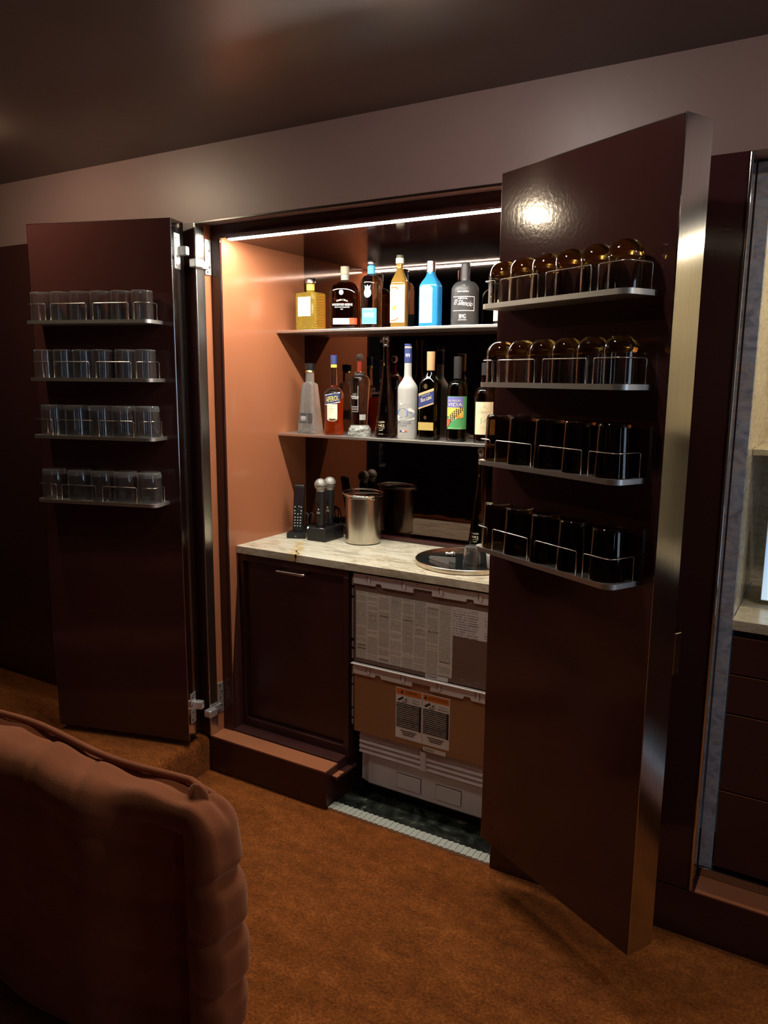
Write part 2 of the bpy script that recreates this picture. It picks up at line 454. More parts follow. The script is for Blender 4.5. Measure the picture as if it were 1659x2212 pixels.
# base cabinet
bc=thing('base_cabinet','dark burgundy base cabinet with chrome pull under the marble counter','cabinet',(-1.2,.14,HP))
def L(o): return loc(o,bc)
L(box('frame_rail',-1.459,-.925,.138,.20,.868,.898,BURGM,bc,.001,1))
L(box('frame_stile',-1.459,-1.434,.138,.20,HP,.868,BURGM,bc,.001,1))
L(box('frame_stile',-.946,-.925,.138,.58,HP-.003,.868,BURGM,bc,.001,1))
L(box('side_base',-.946,-.925,.2305,.58,.001,HP-.003,BURGM,bc))
L(box('frame_rail',-1.434,-.946,.138,.20,HP,.196,BURGM,bc,.001,1))
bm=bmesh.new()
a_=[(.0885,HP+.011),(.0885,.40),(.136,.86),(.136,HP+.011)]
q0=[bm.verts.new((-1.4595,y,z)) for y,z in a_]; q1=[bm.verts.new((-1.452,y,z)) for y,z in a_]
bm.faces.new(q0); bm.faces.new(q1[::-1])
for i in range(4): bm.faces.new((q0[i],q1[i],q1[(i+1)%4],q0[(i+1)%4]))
L(obj('shade_strip',bm,BURGM,bc))  # dark tapered strip standing in for the shade on the side panel
L(box('toe_step',-1.459,-.932,.083,.137,HP-.003,HP+.010,BURGM,bc,.002,1))
dr=L(box('door_panel',-1.433,-.947,.158,.178,.198,.866,BURGM,bc,.0015,1))
bm=bmesh.new(); tube(bm,fillet([(-1.252,.158,.853),(-1.252,.118,.853),(-1.118,.118,.853),(-1.118,.158,.853)],.012),.0052,10)
hd=obj('handle',bm,CHROME,dr,True)

# threshold and dark film in the fridge bay
fl=box('floor_film',-.929,-.273,.052,.59,.001,.005,FILM); tag(fl,'black plastic film on the floor under the fridge','film')
bm=bmesh.new(); n=60
for i in range(n):
    x0=-.929+i*(.655/n); bx(bm,x0,x0+.655/n*.94,.006,.052,.0005,.010+(i%2)*.0022)
tag(obj('threshold_strip',bm,FOIL),'ribbed silver foil strip along the carpet edge','strip')

# ------------------------------------------------------------------ fridge
fr=thing('undercounter_fridge','panel-ready undercounter drawer fridge with stickers and no front panel','fridge',(-.6,.15,.02))
F=lambda o: loc(o,fr)
X0,X1=-.905,-.298
TAUPE=mat('taupe_panel',(.20,.125,.098),.5); TAN=mat('tan_panel',(.35,.175,.08),.5); DGREY=mat('dark_gasket',(.02,.018,.018),.5)
F(box('body',X0+.012,X1,.19,.575,.052,.887,WHITEP,fr))
F(box('gasket',X0,X1,.162,.19,.262,.887,DGREY,fr))
F(box('upper_panel',X0,X1,.150,.162,.546,.886,TAUPE,fr,.001,1))
F(box('lower_panel',X0,X1,.150,.162,.266,.525,TAN,fr,.001,1))
def rail(zt,zb):
    h=zt-zb
    pts=[(X0,zt),(X1,zt),(X1,zb),(-.418,zb),(-.421,zb+.011),(-.445,zb+.011),(-.450,zb),(-.578,zb),(-.578,zb+.017),(-.654,zb+.017),(-.654,zb),(-.783,zb),(-.787,zb+.011),(-.807,zb+.011),(-.812,zb),(X0,zb)]
    bm=bmesh.new(); prism_xz(bm,pts,.143,.150); r=F(obj('mounting_rail',bm,WHITEP,fr))
    for xa in (-.847,-.699,-.551,-.403):
        box('slot',xa,xa+.0032,.1424,.144,zb+.012,zt-.004,INKB,r); box('slot',xa+.016,xa+.0175,.1424,.144,zb+.008,zt-.012,INKB,r)
        box('hook',xa+.0035,xa+.0155,.1405,.143,zb+.008,zt-.006,WHITEP,r)
        if xa>-.8: box('rivet',xa+.06,xa+.066,.1424,.144,zt-.005,zt-.003,INKB,r)
    return r
rail(.888,.850); r=rail(.540,.500)
box('lip',X0-.006,X1,.132,.150,.5385,.5435,WHITEP,r,.002,2)
gs=F(box('edge_gasket',X0-.009,X0-.001,.152,.162,.266,.886,DGREY,fr))
for z0,z1 in ((.84,.872),(.80,.828),(.635,.79),(.60,.622),(.555,.59),(.49,.525),(.455,.482),(.36,.447),(.32,.352),(.29,.312)):
    box('edge_clip',X0-.0115,X0-.004,.1495,.156,z0,z1,mat('grey_clip',(.36,.34,.33),.5),gs)
# sheets and stickers
def sheet(name,x0,x1,z0,z1,m,y=.1490):
    bm=bmesh.new(); bx(bm,0,x1-x0,0,.0009,0,z1-z0); o=obj(name,bm,m,fr); o.location=(x0-fr.location.x,y-fr.location.y,z0-fr.location.z); return o
sh=sheet('instruction_sheet',-.897,-.497,.562,.823,PAPER); sh['label']='large instruction sheet in small print'
bm=bmesh.new()
for cx_,cz_,ww in ((.002,.052,.042),(.002,.040,.042),(.0995,.178,.042),(.1985,.180,.042),(.298,.240,.046),(.298,.155,.046),(.0995,.012,.042),(.347,.052,.044)):
    bx(bm,cx_+.004,cx_+ww,-.0004,.0004,cz_,cz_+.0018)
obj('rule_line',bm,INKB,sh)['kind']='stuff'
bm=bmesh.new(); rnd=random.Random(3)
for i in range(26):
    c=rnd.randrange(8); z=.02+rnd.random()*.22; x=c*.0496+.006+rnd.random()*.008; ww=.012+rnd.random()*.02; hh=.012+rnd.random()*.016; t=.0007
    for a in ((x,x+ww,z,z+t),(x,x+ww,z+hh,z+hh+t),(x,x+t,z,z+hh),(x+ww,x+ww+t,z,z+hh)): bx(bm,a[0],a[1],-.0003,.0003,a[2],a[3])
obj('diagram',bm,INKG,sh)['kind']='stuff'
sl=sheet('caution_slip',-.497,-.30,.719,.824,SLIP,.1486)
mpS=lambda u,v,off=0:(u,-.0003-off,v)
ftext('lettering',[('CAUTION',.079,.098,.024,.0042),('MISE EN GARDE',.079,.048,.040,.0042)],INKB,mpS,sl)
for a in ((-.602,-.512,.545,.560),(-.606,-.514,.263,.2785)):
    t=sheet('rating_tag',*a,mat('tag_white',(.78,.75,.71),.5),.1488)
    ftext('lettering',[('IIIIIIIIIIIIIIII',.026,.008,.040,.007)],INKB,mpS,t)
for x,z in ((-.88,.275),(-.47,.292),(-.615,.508),(-.60,.861),(-.46,.565),(-.43,.556),(-.40,.567),(-.432,.846)):
    bm=bmesh.new(); bx(bm,-.0025,.0025,-.001,.001,-.0025,.0025,.0012,2); o=obj('rivet',bm,mat('grey_clip',(.36,.34,.33),.5),fr); o.location=(x-fr.location.x,.1495-fr.location.y,z-fr.location.z)
def warn(x0,x1,z0,z1,head,l1,l2):
    wv=x1-x0; hv=z1-z0
    s=sheet('warning_sticker',x0,x1,z0,z1,WPAPER); s['label']='orange, white and black warning sticker'
    m=.003
    box('banner',m,wv-m,-.0004,.0004,hv*.865,hv-m,WORANGE,s)
    bb=box('text_block',0,wv-2*m,-.0004,.0004,0,hv*.50,WBODY,s); bb.location=(m,0,hv*.205)
    bm=bmesh.new(); mp=lambda u,v,off=0:(u,-.0006-off*.2,v)
    zc=hv*.93
    tx=wv*.24 if len(head)<9 else wv*.115
    poly(bm,mp,[(tx-.0065,zc-.0055),(tx+.0065,zc-.0055),(tx,zc+.0065)],0)
    # tipping appliance over a person
    q=hv*.785
    poly(bm,mp,[(.008,q-.004),(.0125,q-.0105),(.0335,q+.0035),(.029,q+.010)],0)
    for a,b,t in (((.030,q-.006),(.036,q-.012),.0028),((.036,q-.012),(.044,q-.011),.0026),((.044,q-.011),(.046,q-.002),.0028),((.040,q-.004),(.047,q+.006),.0024),((.026,q-.010),(.032,q-.012),.0024)):
        d=Vector((b[0]-a[0],b[1]-a[1])); nn=Vector((-d.y,d.x)).normalized()*t/2
        poly(bm,mp,[(a[0]+nn.x,a[1]+nn.y),(b[0]+nn.x,b[1]+nn.y),(b[0]-nn.x,b[1]-nn.y),(a[0]-nn.x,a[1]-nn.y)],0)
    disc(bm,mp,.040,q-.0005,.0028,.0028,0,12)
    poly(bm,mp,[(.0505,hv*.715),(.0512,hv*.715),(.0512,hv*.855),(.0505,hv*.855)],0)
    if len(head)<9: text(bm,head,mp,wv*.60,zc,wv*.42,.0085,0)
    else: text(bm,head,mp,wv*.60,zc,wv*.72,.0085,0)
    text(bm,l1,mp,wv*.76,hv*.80,wv*.27,.0065,0); text(bm,l2,mp,wv*.76,hv*.755,wv*(.24 if len(l2)<9 else .38),.0065,0)
    for i,ww in enumerate((.62,.5,.42)):
        poly(bm,mp,[(wv*(.5-ww/2),hv*(.165-.036*i)),(wv*(.5+ww/2),hv*(.165-.036*i)),(wv*(.5+ww/2),hv*(.148-.036*i)),(wv*(.5-ww/2),hv*(.148-.036*i))],0)
    me=bpy.data.meshes.new('print'); bm.to_mesh(me); bm.free(); me.materials.append(INKB); o=bpy.data.objects.new('print',me); COL.objects.link(o); o.parent=s; o['kind']='stuff'
    return s
warn(-.722,-.6125,.288,.484,'WARNING','Tip-over','hazard')
warn(-.611,-.5015,.288,.484,'AVERTISSEMENT','Risque de','basculement')
# vents and kick panel
GRILL=mat('grille_plastic',(.62,.59,.61),.45)
gr=F(box('grille',X0+.014,X1,.178,.19,.172,.264,GRILL,fr))
for i in range(4):
    for xa,xb in ((X0+.016,-.622),(-.598,X1)):
        z=.180+i*.020
        bm=bmesh.new(); pts=[(.160,z),(.178,z+.004),(.178,z+.0165),(.168,z+.0165)]
        a=[bm.verts.new((xa,y,zz)) for y,zz in pts]; b=[bm.verts.new((xb,y,zz)) for y,zz in pts]
        bm.faces.new(a); bm.faces.new(b[::-1])
        for k in range(4): bm.faces.new((a[k],b[k],b[(k+1)%4],a[(k+1)%4]))
        obj('slat',bm,GRILL,gr)
box('mullion',-.622,-.598,.156,.180,.176,.255,GRILL,gr,.003,2)
kk=F(box('kick_panel',X0+.045,X1,.176,.20,.048,.171,GRILL,fr,.006,2))
F(box('kick_side',X0+.026,X0+.045,.186,.20,.048,.168,GRILL,fr,.003,2))
for xa,xb in ((-.728,-.626),(-.563,-.461)):
    box('outlet_shadow',xa-.001,xb+.0016,.1752,.1765,.0725,.1315,INKB,kk)
    box('outlet_cover',xa,xb-.0008,.1735,.1765,.0715,.1285,GRILL,kk,.001,1)
boxes('foot_rail',[(X0+.05,X1,.2,.56,.005,.048)],BLACKP,fr).location=[-a for a in fr.location]
# ------------------------------------------------------------------ cabinet doors with glass shelves
AR=.4876; AL=.2911; DW=.594; DT=.0896; DZ0=.175; DZ1=2.150
SHZ=[1.795,1.590,1.379,1.137]      # top surfaces of the four door shelves
SU0,SU1,SDEP,STH=.045,.552,.100,.0125
def rr(x0,x1,y0,y1,r,n=6):         # plate outline with the two front corners rounded (front = y0)
    pts=[(x0,y1),(x0,y0+r)]
    for k in range(1,n): a=PI+PI/2*k/n; pts.append((x0+r+r*math.cos(a),y0+r+r*math.sin(a)))
    pts.append((x0+r,y0)); pts.append((x1-r,y0))
    for k in range(1,n): a=1.5*PI+PI/2*k/n; pts.append((x1-r+r*math.cos(a),y0+r+r*math.sin(a)))
    pts+= [(x1,y0+r),(x1,y1)]
    return pts
def door(label, origin, rz, sgn, name='cabinet_door'):
    d=thing(name,label,'door',origin,rz)
    X=lambda u: sgn*u
    def B(nm,u0,u1,v0,v1,z0,z1,m,par,bev=0,seg=2):
        a,b=sorted((X(u0),X(u1))); return box(nm,a,b,v0,v1,z0,z1,m,par,bev,seg)
    B('inner_panel',.002,DW-.002,0,.012,DZ0+.002,DZ1-.002,BURG,d,.001,1)
    B('core',.004,DW-.004,.012,DT-.012,DZ0+.004,DZ1-.004,BLACKP,d)
    B('outer_panel',.002,DW-.002,DT-.012,DT,DZ0+.002,DZ1-.002,BURG,d,.001,1)
    for nm,u0,u1 in (('steel_edge',0,.004),('steel_edge',DW-.004,DW)):
        B(nm,u0,u1,.001,DT-.001,DZ0,DZ1,STEELH,d,.0008,1)
    B('top_edge',.004,DW-.004,.001,DT-.001,DZ1-.004,DZ1,STEELH,d); B('bottom_edge',.004,DW-.004,.001,DT-.001,DZ0,DZ0+.004,BURG,d)
    for z in SHZ:
        bm=bmesh.new(); pts=rr(SU0,SU1,-SDEP,-.0003,.026); pts=[(X(u),v) for u,v in pts]
        prism_xy(bm,pts,z-STH,z); s=autosmooth(obj('shelf',bm,SHELFM,d),30)
        zt=z+.058; e=.006; r=.0014
        hoops=[[(SU0+e,-.028),(SU0+e,-SDEP+e),(SU0+.058,-SDEP+e)],
               [(SU0+.080,-SDEP+e),(SU0+.222,-SDEP+e)],[(SU0+.250,-SDEP+e),(SU0+.396,-SDEP+e)],
               [(SU0+.418,-SDEP+e),(SU1-e,-SDEP+e),(SU1-e,-.016)]]
        for h in hoops:
            a,b=h[0],h[-1]
            path=[(X(a[0]),a[1],z-.002)]+[(X(u),v,zt) for u,v in h]+[(X(b[0]),b[1],z-.002)]
            bm=bmesh.new(); n=len(path); out=[Vector(path[0])]
            P=[Vector(p) for p in path]; full=[P[0]]
            for i in range(1,n-1):
                rad=.022 if (n==5 and i==2) else .006
                aa=P[i-1]-P[i]; bb=P[i+1]-P[i]; s0=P[i]+aa.normalized()*rad; e0=P[i]+bb.normalized()*rad
                for k in range(6):
                    t=k/5; full.append(s0*(1-t)**2+P[i]*2*t*(1-t)+e0*t*t)
            full.append(P[-1]); tube(bm,full,r,8); obj('guard_rail',bm,WIRE,s,True)
    return d
OR=Vector((-.2608,-.1102,0)); OL=Vector((-1.5075,-.1176,0))
dR=door('right burgundy cabinet door swung open with amber and smoky glasses',OR,-AR,1)
dL=door('left burgundy cabinet door swung open with clear glasses',OL,AL,-1)
# pull on the outer face of the right door, near its free edge
bm=bmesh.new(); bx(bm,DW-.016,DW+.001,DT,DT+.022,.90,1.005,.0015,1); obj('pull',bm,STEELH,dR)
# hinges of the left door
def plate(z0,z1,y0,y1,x0,x1):
    bm=bmesh.new(); bx(bm,x0,x1,y0,y1,z0,z1,.0009,1); return bm
for zc in (2.042,.300):
    hg=obj('hinge',plate(zc-.062,zc+.062,.018,.058,.0,.0022),NICK,dL)
    for dz,dy in ((-.048,.028),(-.018,.034),(.012,.026),(.044,.030)):
        bm=bmesh.new(); 
        for k in range(1):
            ring=[bm.verts.new((.0024,dy+.005*math.cos(2*PI*i/12),zc+dz+.005*math.sin(2*PI*i/12))) for i in range(12)]
            ring2=[bm.verts.new((.0032,dy+.0035*math.cos(2*PI*i/12),zc+dz+.0035*math.sin(2*PI*i/12))) for i in range(12)]
            for i in range(12): bm.faces.new((ring[i],ring[(i+1)%12],ring2[(i+1)%12],ring2[i]))
            bm.faces.new(ring2)
        obj('screw',bm,mat('dark_steel',(.25,.25,.25),.3,1),hg)
    bm=bmesh.new(); bx(bm,-.0005,.030,.050,.076,zc-.012,zc+.020,.004,2); obj('knuckle',bm,NICK,hg)
    # fixed leaf on the jamb, in door space
    Minv=(Matrix.Translation(OL)@Matrix.Rotation(AL,4,'Z')).inverted()
    def wb(nm,x0,x1,y0,y1,z0,z1,bev,m=NICK):
        bm=bmesh.new(); bx(bm,x0,x1,y0,y1,z0,z1,bev,2); bm.transform(Minv); return obj(nm,bm,m,hg)
    wb('knuckle',-1.5015,-1.468,-.040,.004,zc-.052,zc-.022,.004)
    wb('arm',-1.4995,-1.492,-.006,.052,zc-.050,zc-.024,.001)
    wb('leaf',-1.5065,-1.5025,.046,.077,zc-.068,zc+.060,.001)
    for k,(dy,dz) in enumerate(((.056,.048),(.066,.020),(.056,-.004),(.066,-.040),(.056,-.058))):
        wb('screw',-1.5027,-1.5015,dy-.0038,dy+.0038,zc+dz-.0038,zc+dz+.0038,.0005,mat('dark_steel',(.25,.25,.25),.3,1))

# ------------------------------------------------------------------ glasses on the door shelves
GCL=mat('clear_glass',(.98,.985,.98),.008,0,.985,1.48)
GBS=mat('thick_clear_glass',(.97,.98,.97),.008,0,.94,1.5)
GSM=mat('pale_gold_glass',(.97,.94,.87),.02,0,1,1.48)
GAM=mat('amber_glass',(.93,.60,.16),.02,0,1,1.5)
GDK=mat('smoky_brown_glass',(.30,.20,.11),.03,0,1,1.5)
def wR(u,v,z): return Vector((OR.x+u*math.cos(AR)+v*math.sin(AR), OR.y-u*math.sin(AR)+v*math.cos(AR), z))
def wL(u,v,z): return Vector((OL.x-u*math.cos(AL)-v*math.sin(AL), OL.y-u*math.sin(AL)+v*math.cos(AL), z))
def arcp(r0,z0,r1,z1,n=8):         # quarter ellipse from (r0,z0) in to (r1,z1)
    return [(r1+(r0-r1)*math.cos(PI/2*k/n), z0+(z1-z0)*math.sin(PI/2*k/n)) for k in range(n+1)]
def dome_glass():
    t=thing('domed_tumbler','x','glass',group='amber-based tumblers on the right door')
    r,h,zs=.0405,.108,.070; w=.0022
    bowl=[(r-w,.0006),(r-w/2,0),(r,.0006),(r,zs),(r-w,zs),(r-w,.0006)]
    lathe_o('bowl',bowl,GSM,t,36)
    base=[(0,zs+.012),(.02,zs+.009),(r-w,zs+.0002),(r,zs+.0002)]+arcp(r,zs+.0002,.012,h,10)[1:]+[(0,h)]
    lathe_o('base',base,GAM,t,36); return t
def dark_glass():
    t=thing('smoky_tumbler','x','glass',group='smoky tumblers on the right door')
    h=.124; w=.0026
    lathe_o('bowl',[(.0455-w,.0006),(.0455-w/2,0),(.0455,.0006),(.0405,h-.012),(.0405-w,h-.012),(.0455-w,.0006)],GDK,t,36)
    lathe_o('base',[(0,h-.013),(.0405-w,h-.0118),(.0405,h-.0118)]+arcp(.0405,h-.0118,.034,h,6)[1:]+[(0,h)],GDK,t,36); return t
def clear_glass(r,h,bt,nm,grp,tp=.97):
    t=thing(nm,'x','glass',group=grp); w=.0022
    lathe_o('bowl',[(r-w,.0006),(r-w/2,0),(r,.0006),(r*tp,h-bt),(r*tp-w,h-bt),(r-w,.0006)],GCL,t,36)
    lathe_o('base',[(0,h-bt-.002),(r*tp-w-.002,h-bt+.0002),(r*tp,h-bt+.0002)]+arcp(r*tp,h-bt+.0002+bt*.45,r*tp-.006,h,5)+[(0,h)],GBS,t,36); return t
ORD=['leftmost','second from left','third from left','fourth from left','fifth from left','rightmost']
def name_of(i,n): return ORD[5] if i==n-1 else ORD[i]
SHN=['top','second','third','bottom']
def row(proto, used, us, shelf, W, fmt, jit=0):
    n=len(us)
    for i,u in enumerate(us):
        lab=fmt%(name_of(i,n),SHN[shelf]); p=W(u,-.052,SHZ[shelf]+.0002); rz=random.random()*6.28
        if not used: proto.location=p; proto.rotation_euler=(0,0,rz); proto['label']=lab; used.append(1)
        else: dup(proto,p,rz,lab)
g=dome_glass(); us=[]
row(g,us,[.088+.0826*i for i in range(6)],0,wR,'%s upturned amber-based glass on right door, %s shelf')
row(g,us,[.088+.0830*i for i in range(6)],1,wR,'%s upturned amber-based glass on right door, %s shelf')
g=dark_glass(); us=[]
row(g,us,[.097,.191,.291,.393,.500],2,wR,'%s upturned dark smoky tumbler on right door, %s shelf')
row(g,us,[.097,.189,.291,.391,.500],3,wR,'%s upturned dark smoky tumbler on right door, %s shelf')
g=clear_glass(.038,.102,.006,'straight_glass','thin clear glasses on the left door',.98); us=[]
row(g,us,[.510,.427,.345,.262,.178,.094],0,wL,'%s thin clear straight glass on left door, %s shelf')
row(g,us,[.510,.428,.346,.268,.172,.092],1,wL,'%s thin clear straight glass on left door, %s shelf')
g=clear_glass(.0455,.112,.020,'rocks_glass','thick-based clear tumblers on the left door',.97); us=[]
row(g,us,[.487,.384,.283,.189,.094],2,wL,'%s thick-based clear tumbler on left door, %s shelf')
row(g,us,[.500,.390,.291,.195,.096],3,wL,'%s thick-based clear tumbler on left door, %s shelf')

# ------------------------------------------------------------------ bottles
def glassy(name,col,bump=None,rough=0.0,tw=1.0):
    rough=max(rough,.03)
    k=NB(name); b=k.b.inputs; b['Base Color'].default_value=(*col,1); b['Roughness'].default_value=rough
    b['Transmission Weight'].default_value=tw; b['IOR'].default_value=1.42
    if bump=='diag':
        wv=k.n('ShaderNodeTexWave'); wv.inputs['Scale'].default_value=26; wv.inputs['Distortion'].default_value=0
        k.l(k.coord((1,1,1),rot=(0,.9,.3)),wv.inputs['Vector']); k.bump(wv.outputs['Fac'],1.0,.004)
    if bump=='cross':
        a=k.n('ShaderNodeTexWave'); a.inputs['Scale'].default_value=75; k.l(k.coord((1,1,1),rot=(0,.8,.2)),a.inputs['Vector'])
        c=k.n('ShaderNodeTexWave'); c.inputs['Scale'].default_value=75; k.l(k.coord((1,1,1),rot=(0,-.8,.2)),c.inputs['Vector'])
        k.bump(k.math('MULTIPLY',a.outputs['Fac'],c.outputs['Fac']),1.0,.004)
    if bump=='rock': k.bump(k.noise(k.coord(),60,3),1.0,.01)
    MATS[name]=k.m; return k.m
GOLDT=glassy('gold_tequila_glass',(.93,.66,.10),None,0,.84); BOURB=glassy('bourbon_glass',(.42,.16,.09))
CLEARB=glassy('clear_bottle_glass',(.96,.97,.96)); CURAC=glassy('orange_liqueur_glass',(.93,.55,.12),None,0,.8); SAPPH=glassy('blue_bottle_glass',(.06,.48,.93),None,0,.62)
HATCH=glassy('cut_glass',(.90,.92,.86),None,0,.88); ROCK=glassy('rough_cut_glass',(.85,.90,.84),'rock',0,.7); APER=glassy('red_orange_glass',(.90,.12,.015),None,0,.72)
DARKB=glassy('dark_brown_bottle',(.16,.08,.04)); FROST=mat('frosted_glass',(.62,.62,.58),.55,0,.35,1.4); BLUELB=glassy('green_black_bottle',(.13,.16,.09))
DKGRN=glassy('dark_green_bottle',(.10,.17,.08)); MATB=mat('matte_black_ceramic',(.035,.035,.035),.42); SILV=mat('silver_cap',(.72,.72,.72),.22,1)
CREAM=mat('cream_label',(.82,.79,.62),.55); CREAMD=mat('buff_label',(.80,.74,.48),.55); RED=mat('red_seal',(.62,.07,.02),.5); YEL=mat('yellow_strip',(.85,.68,.10),.45)
SKY=mat('sky_blue_label',(.10,.45,.85),.5); PALEB=mat('pale_blue_print',(.55,.78,.92),.5); NAVY=mat('navy_label',(.035,.05,.17),.5); YELT=mat('yellow_ink',(.92,.75,.08),.5)
PURP=mat('violet_label',(.20,.20,.55),.5); GREENL=mat('green_label',(.10,.42,.14),.5); ORNG=mat('orange_print',(.85,.38,.05),.5); WOODC=mat('cork_wood',(.48,.29,.14),.6)
BLUEP=mat('blue_print',(.16,.30,.65),.5); REDP=mat('red_print',(.70,.13,.06),.5); SAGE=mat('olive_print',(.45,.45,.25),.55); GREYB=mat('slate_label',(.05,.05,.055),.45)
RND=2.0
def bottle(name,label,cat,loc_,secs,m,rz=0,seg=44,group=None,ang=50,rib=None):
    t=thing(name,label,cat,loc_,rz,group)
    sd=dense(secs,.002 if rib else .004); bm=bmesh.new(); loft(bm,sd,seg)
    if rib:
        for v in bm.verts:
            if rib[1]<v.co.z<rib[2]:
                q=v.co.x-v.co.y; a=math.sin(2*PI*(q+v.co.z)/rib[3])
                if rib[0]=='cross': a*=math.sin(2*PI*(q-v.co.z)/rib[3])
                f=1+rib[4]*a/.04; v.co.x*=f; v.co.y*=f
    autosmooth(obj('glass_body',bm,m,t),ang); return t,smap(secs)
def curve(z0,r0,z1,r1,k='s',n=6,hy=1,nn=RND,r0y=None,r1y=None,n1=None):   # s-shaped shoulder sections
    o=[]
    for i in range(n+1):
        q=i/n
        f=(1-math.cos(PI*q))/2 if k=='s' else (1-math.sqrt(max(0,1-q*q)) if k=='d' else q)
        a=r0+(r1-r0)*f; b=(r0y or r0)+((r1y or r1)-(r0y or r0))*f
        o.append((z0+(z1-z0)*q,a,b,nn+((n1 or nn)-nn)*f))
    return o
def cap(t,prof,m,name='cap',seg=28): return lathe_o(name,prof,m,t,seg)
def cyl(r0,z0,z1,b=.0012,r1=None):
    r1=r1 or r0; return [(0,z0),(r0-b,z0),(r0,z0+b),(r1,z1-b),(r1-b,z1),(0,z1)]
def lab(t,mp,args,m,name='label',**kw):
    bm=bmesh.new(); patch(bm,mp,*args,**kw); return obj(name,bm,m,t)
def marks(t,mp,lst,m,name='print',off=.0013):
    if len(lst)>1 and all(a[0]=='p' for a in lst):
        return [marks(t,mp,[a],m,name,off) for a in lst][0]
    bm=bmesh.new()
    for a in lst:
        if a[0]=='d': disc(bm,mp,*a[1:5],off)
        elif a[0]=='b':
            u0,u1,v0,v1=a[1:5]; n=max(1,int((u1-u0)/.006))
            for i in range(n): poly(bm,mp,[(u0+(u1-u0)*i/n,v0),(u0+(u1-u0)*(i+1)/n,v0),(u0+(u1-u0)*(i+1)/n,v1),(u0+(u1-u0)*i/n,v1)],off)
        else: poly(bm,mp,a[1],off)
    me=bpy.data.meshes.new(name); bm.to_mesh(me); bm.free(); me.materials.append(m); o=bpy.data.objects.new(name,me); COL.objects.link(o); o.parent=t
    if len(lst)>1: o['kind']='stuff'
    return o
Z1,Z2,ZK=1.7892,1.3662,.9292
G1,G2='bottles on the upper cabinet shelf','bottles on the lower cabinet shelf'

# 1 gold ribbed square tequila
sc=[(0,.050,.036,8),(.004,.052,.038,8),(.144,.052,.038,8)]+curve(.146,.0515,.156,.016,'s',5,r0y=.0375,r1y=.016,nn=8,n1=2)+[(.160,.0155,.0155,2)]
t,mp=bottle('tequila_bottle','square ribbed golden tequila bottle with cream label and yellow neck','bottle',(-1.329,.468,Z1),sc,GOLDT,seg=160,group=G1,ang=80,rib=('diag',.006,.142,.0105,.0011))
cap(t,cyl(.0168,.159,.184),YEL,'neck_band'); cap(t,[(0,.184),(.018,.184),(.0215,.188),(.0215,.202),(.018,.207),(0,.208)],SILV)
l=lab(t,fmap(.0385),(-.036,.027,.055,.131),CREAM,nu=2,nv=2)
ftext('lettering',[('SOLENTO',-.0045,.112,.036,.006),('ORGANIC',-.0045,.092,.036,.006),('TEQUILA',-.0045,.072,.036,.006)],INKG,fmap(.0386),l)
# 2 bourbon
sc=[(0,.055,.032,3),(.004,.058,.035,3.2),(.135,.059,.036,3.2)]+curve(.137,.059,.186,.016,'d',9,r0y=.036,r1y=.015,nn=3.2,n1=2)[0:]+[(.195,.0145,.0145,2),(.212,.0145,.0145,2)]
t,mp=bottle('bourbon_bottle','flat-shouldered dark bourbon bottle with white lettering and red seal','bottle',(-1.160,.468,Z1),sc,BOURB,0.45,group=G1)
cap(t,cyl(.0172,.212,.243),mat('tan_cap',(.42,.36,.25),.5)); cap(t,cyl(.0162,.190,.212),mat('clear_wrap',(.75,.72,.62),.3,0,.5),'neck_wrap')
l=lab(t,mp,(-.044,.022,.018,.042),CREAM); marks(l,mp,[('b',-.038,.015,.034,.0355),('b',-.035,.010,.027,.0283)],SAGE)
lab(t,mp,(.0225,.052,.018,.043),RED,'seal')
ftext('lettering',[("Distiller's Select",-.006,.108,.044,.007,dict(arc=.005)),('WOODFORD RESERVE',-.006,.094,.082,.009),('KENTUCKY STRAIGHT BOURBON WHISKEY',-.006,.084,.060,.0042),('750',-.008,.076,.010,.004)],INKW,mp,t)
marks(t,mp,[('d',-.010,.141,.009,.010)],mat('grey_emblem',(.5,.5,.5),.5),'emblem')
# 3 clear bottle with blue label
sc=[(0,.040,.040,2),(.004,.0425,.0425,2),(.165,.0425,.0425,2)]+curve(.166,.0425,.204,.016,'d',9)+[(.212,.014,.014,2),(.236,.014,.014,2)]
t,mp=bottle('tequila_bottle','clear round bottle with sky blue label, blue neck and silver ball stopper','bottle',(-1.036,.468,Z1),sc,CLEARB,0.53,group=G1)
cap(t,cyl(.0155,.206,.237),SKY,'neck_wrap'); cap(t,[(0,.237),(.011,.237),(.017,.243),(.018,.249),(.015,.256),(.008,.258),(0,.258)],SILV)
l=lab(t,mp,(-.042,.022,.016,.076),SKY,nu=20)
marks(l,mp,[('b',-.030,.006,.070,.0725),('b',-.036,.014,.0555,.0575),('b',-.032,.010,.047,.0525),('b',-.030,.012,.0415,.0435),('b',-.041,.021,.017,.0178),('b',-.041,.021,.0742,.075)],PALEB)
marks(t,mp,[('d',-.014,.133,.0145,.018),('p',[(-.024,.148),(-.004,.148),(-.002,.162),(-.009,.155),(-.014,.164),(-.019,.155),(-.026,.162)])],PALEB,'emblem')
marks(t,mp,[('d',-.014,.133,.0085,.011)],mat('grey_blue',(.25,.45,.60),.5),'emblem',.0017)
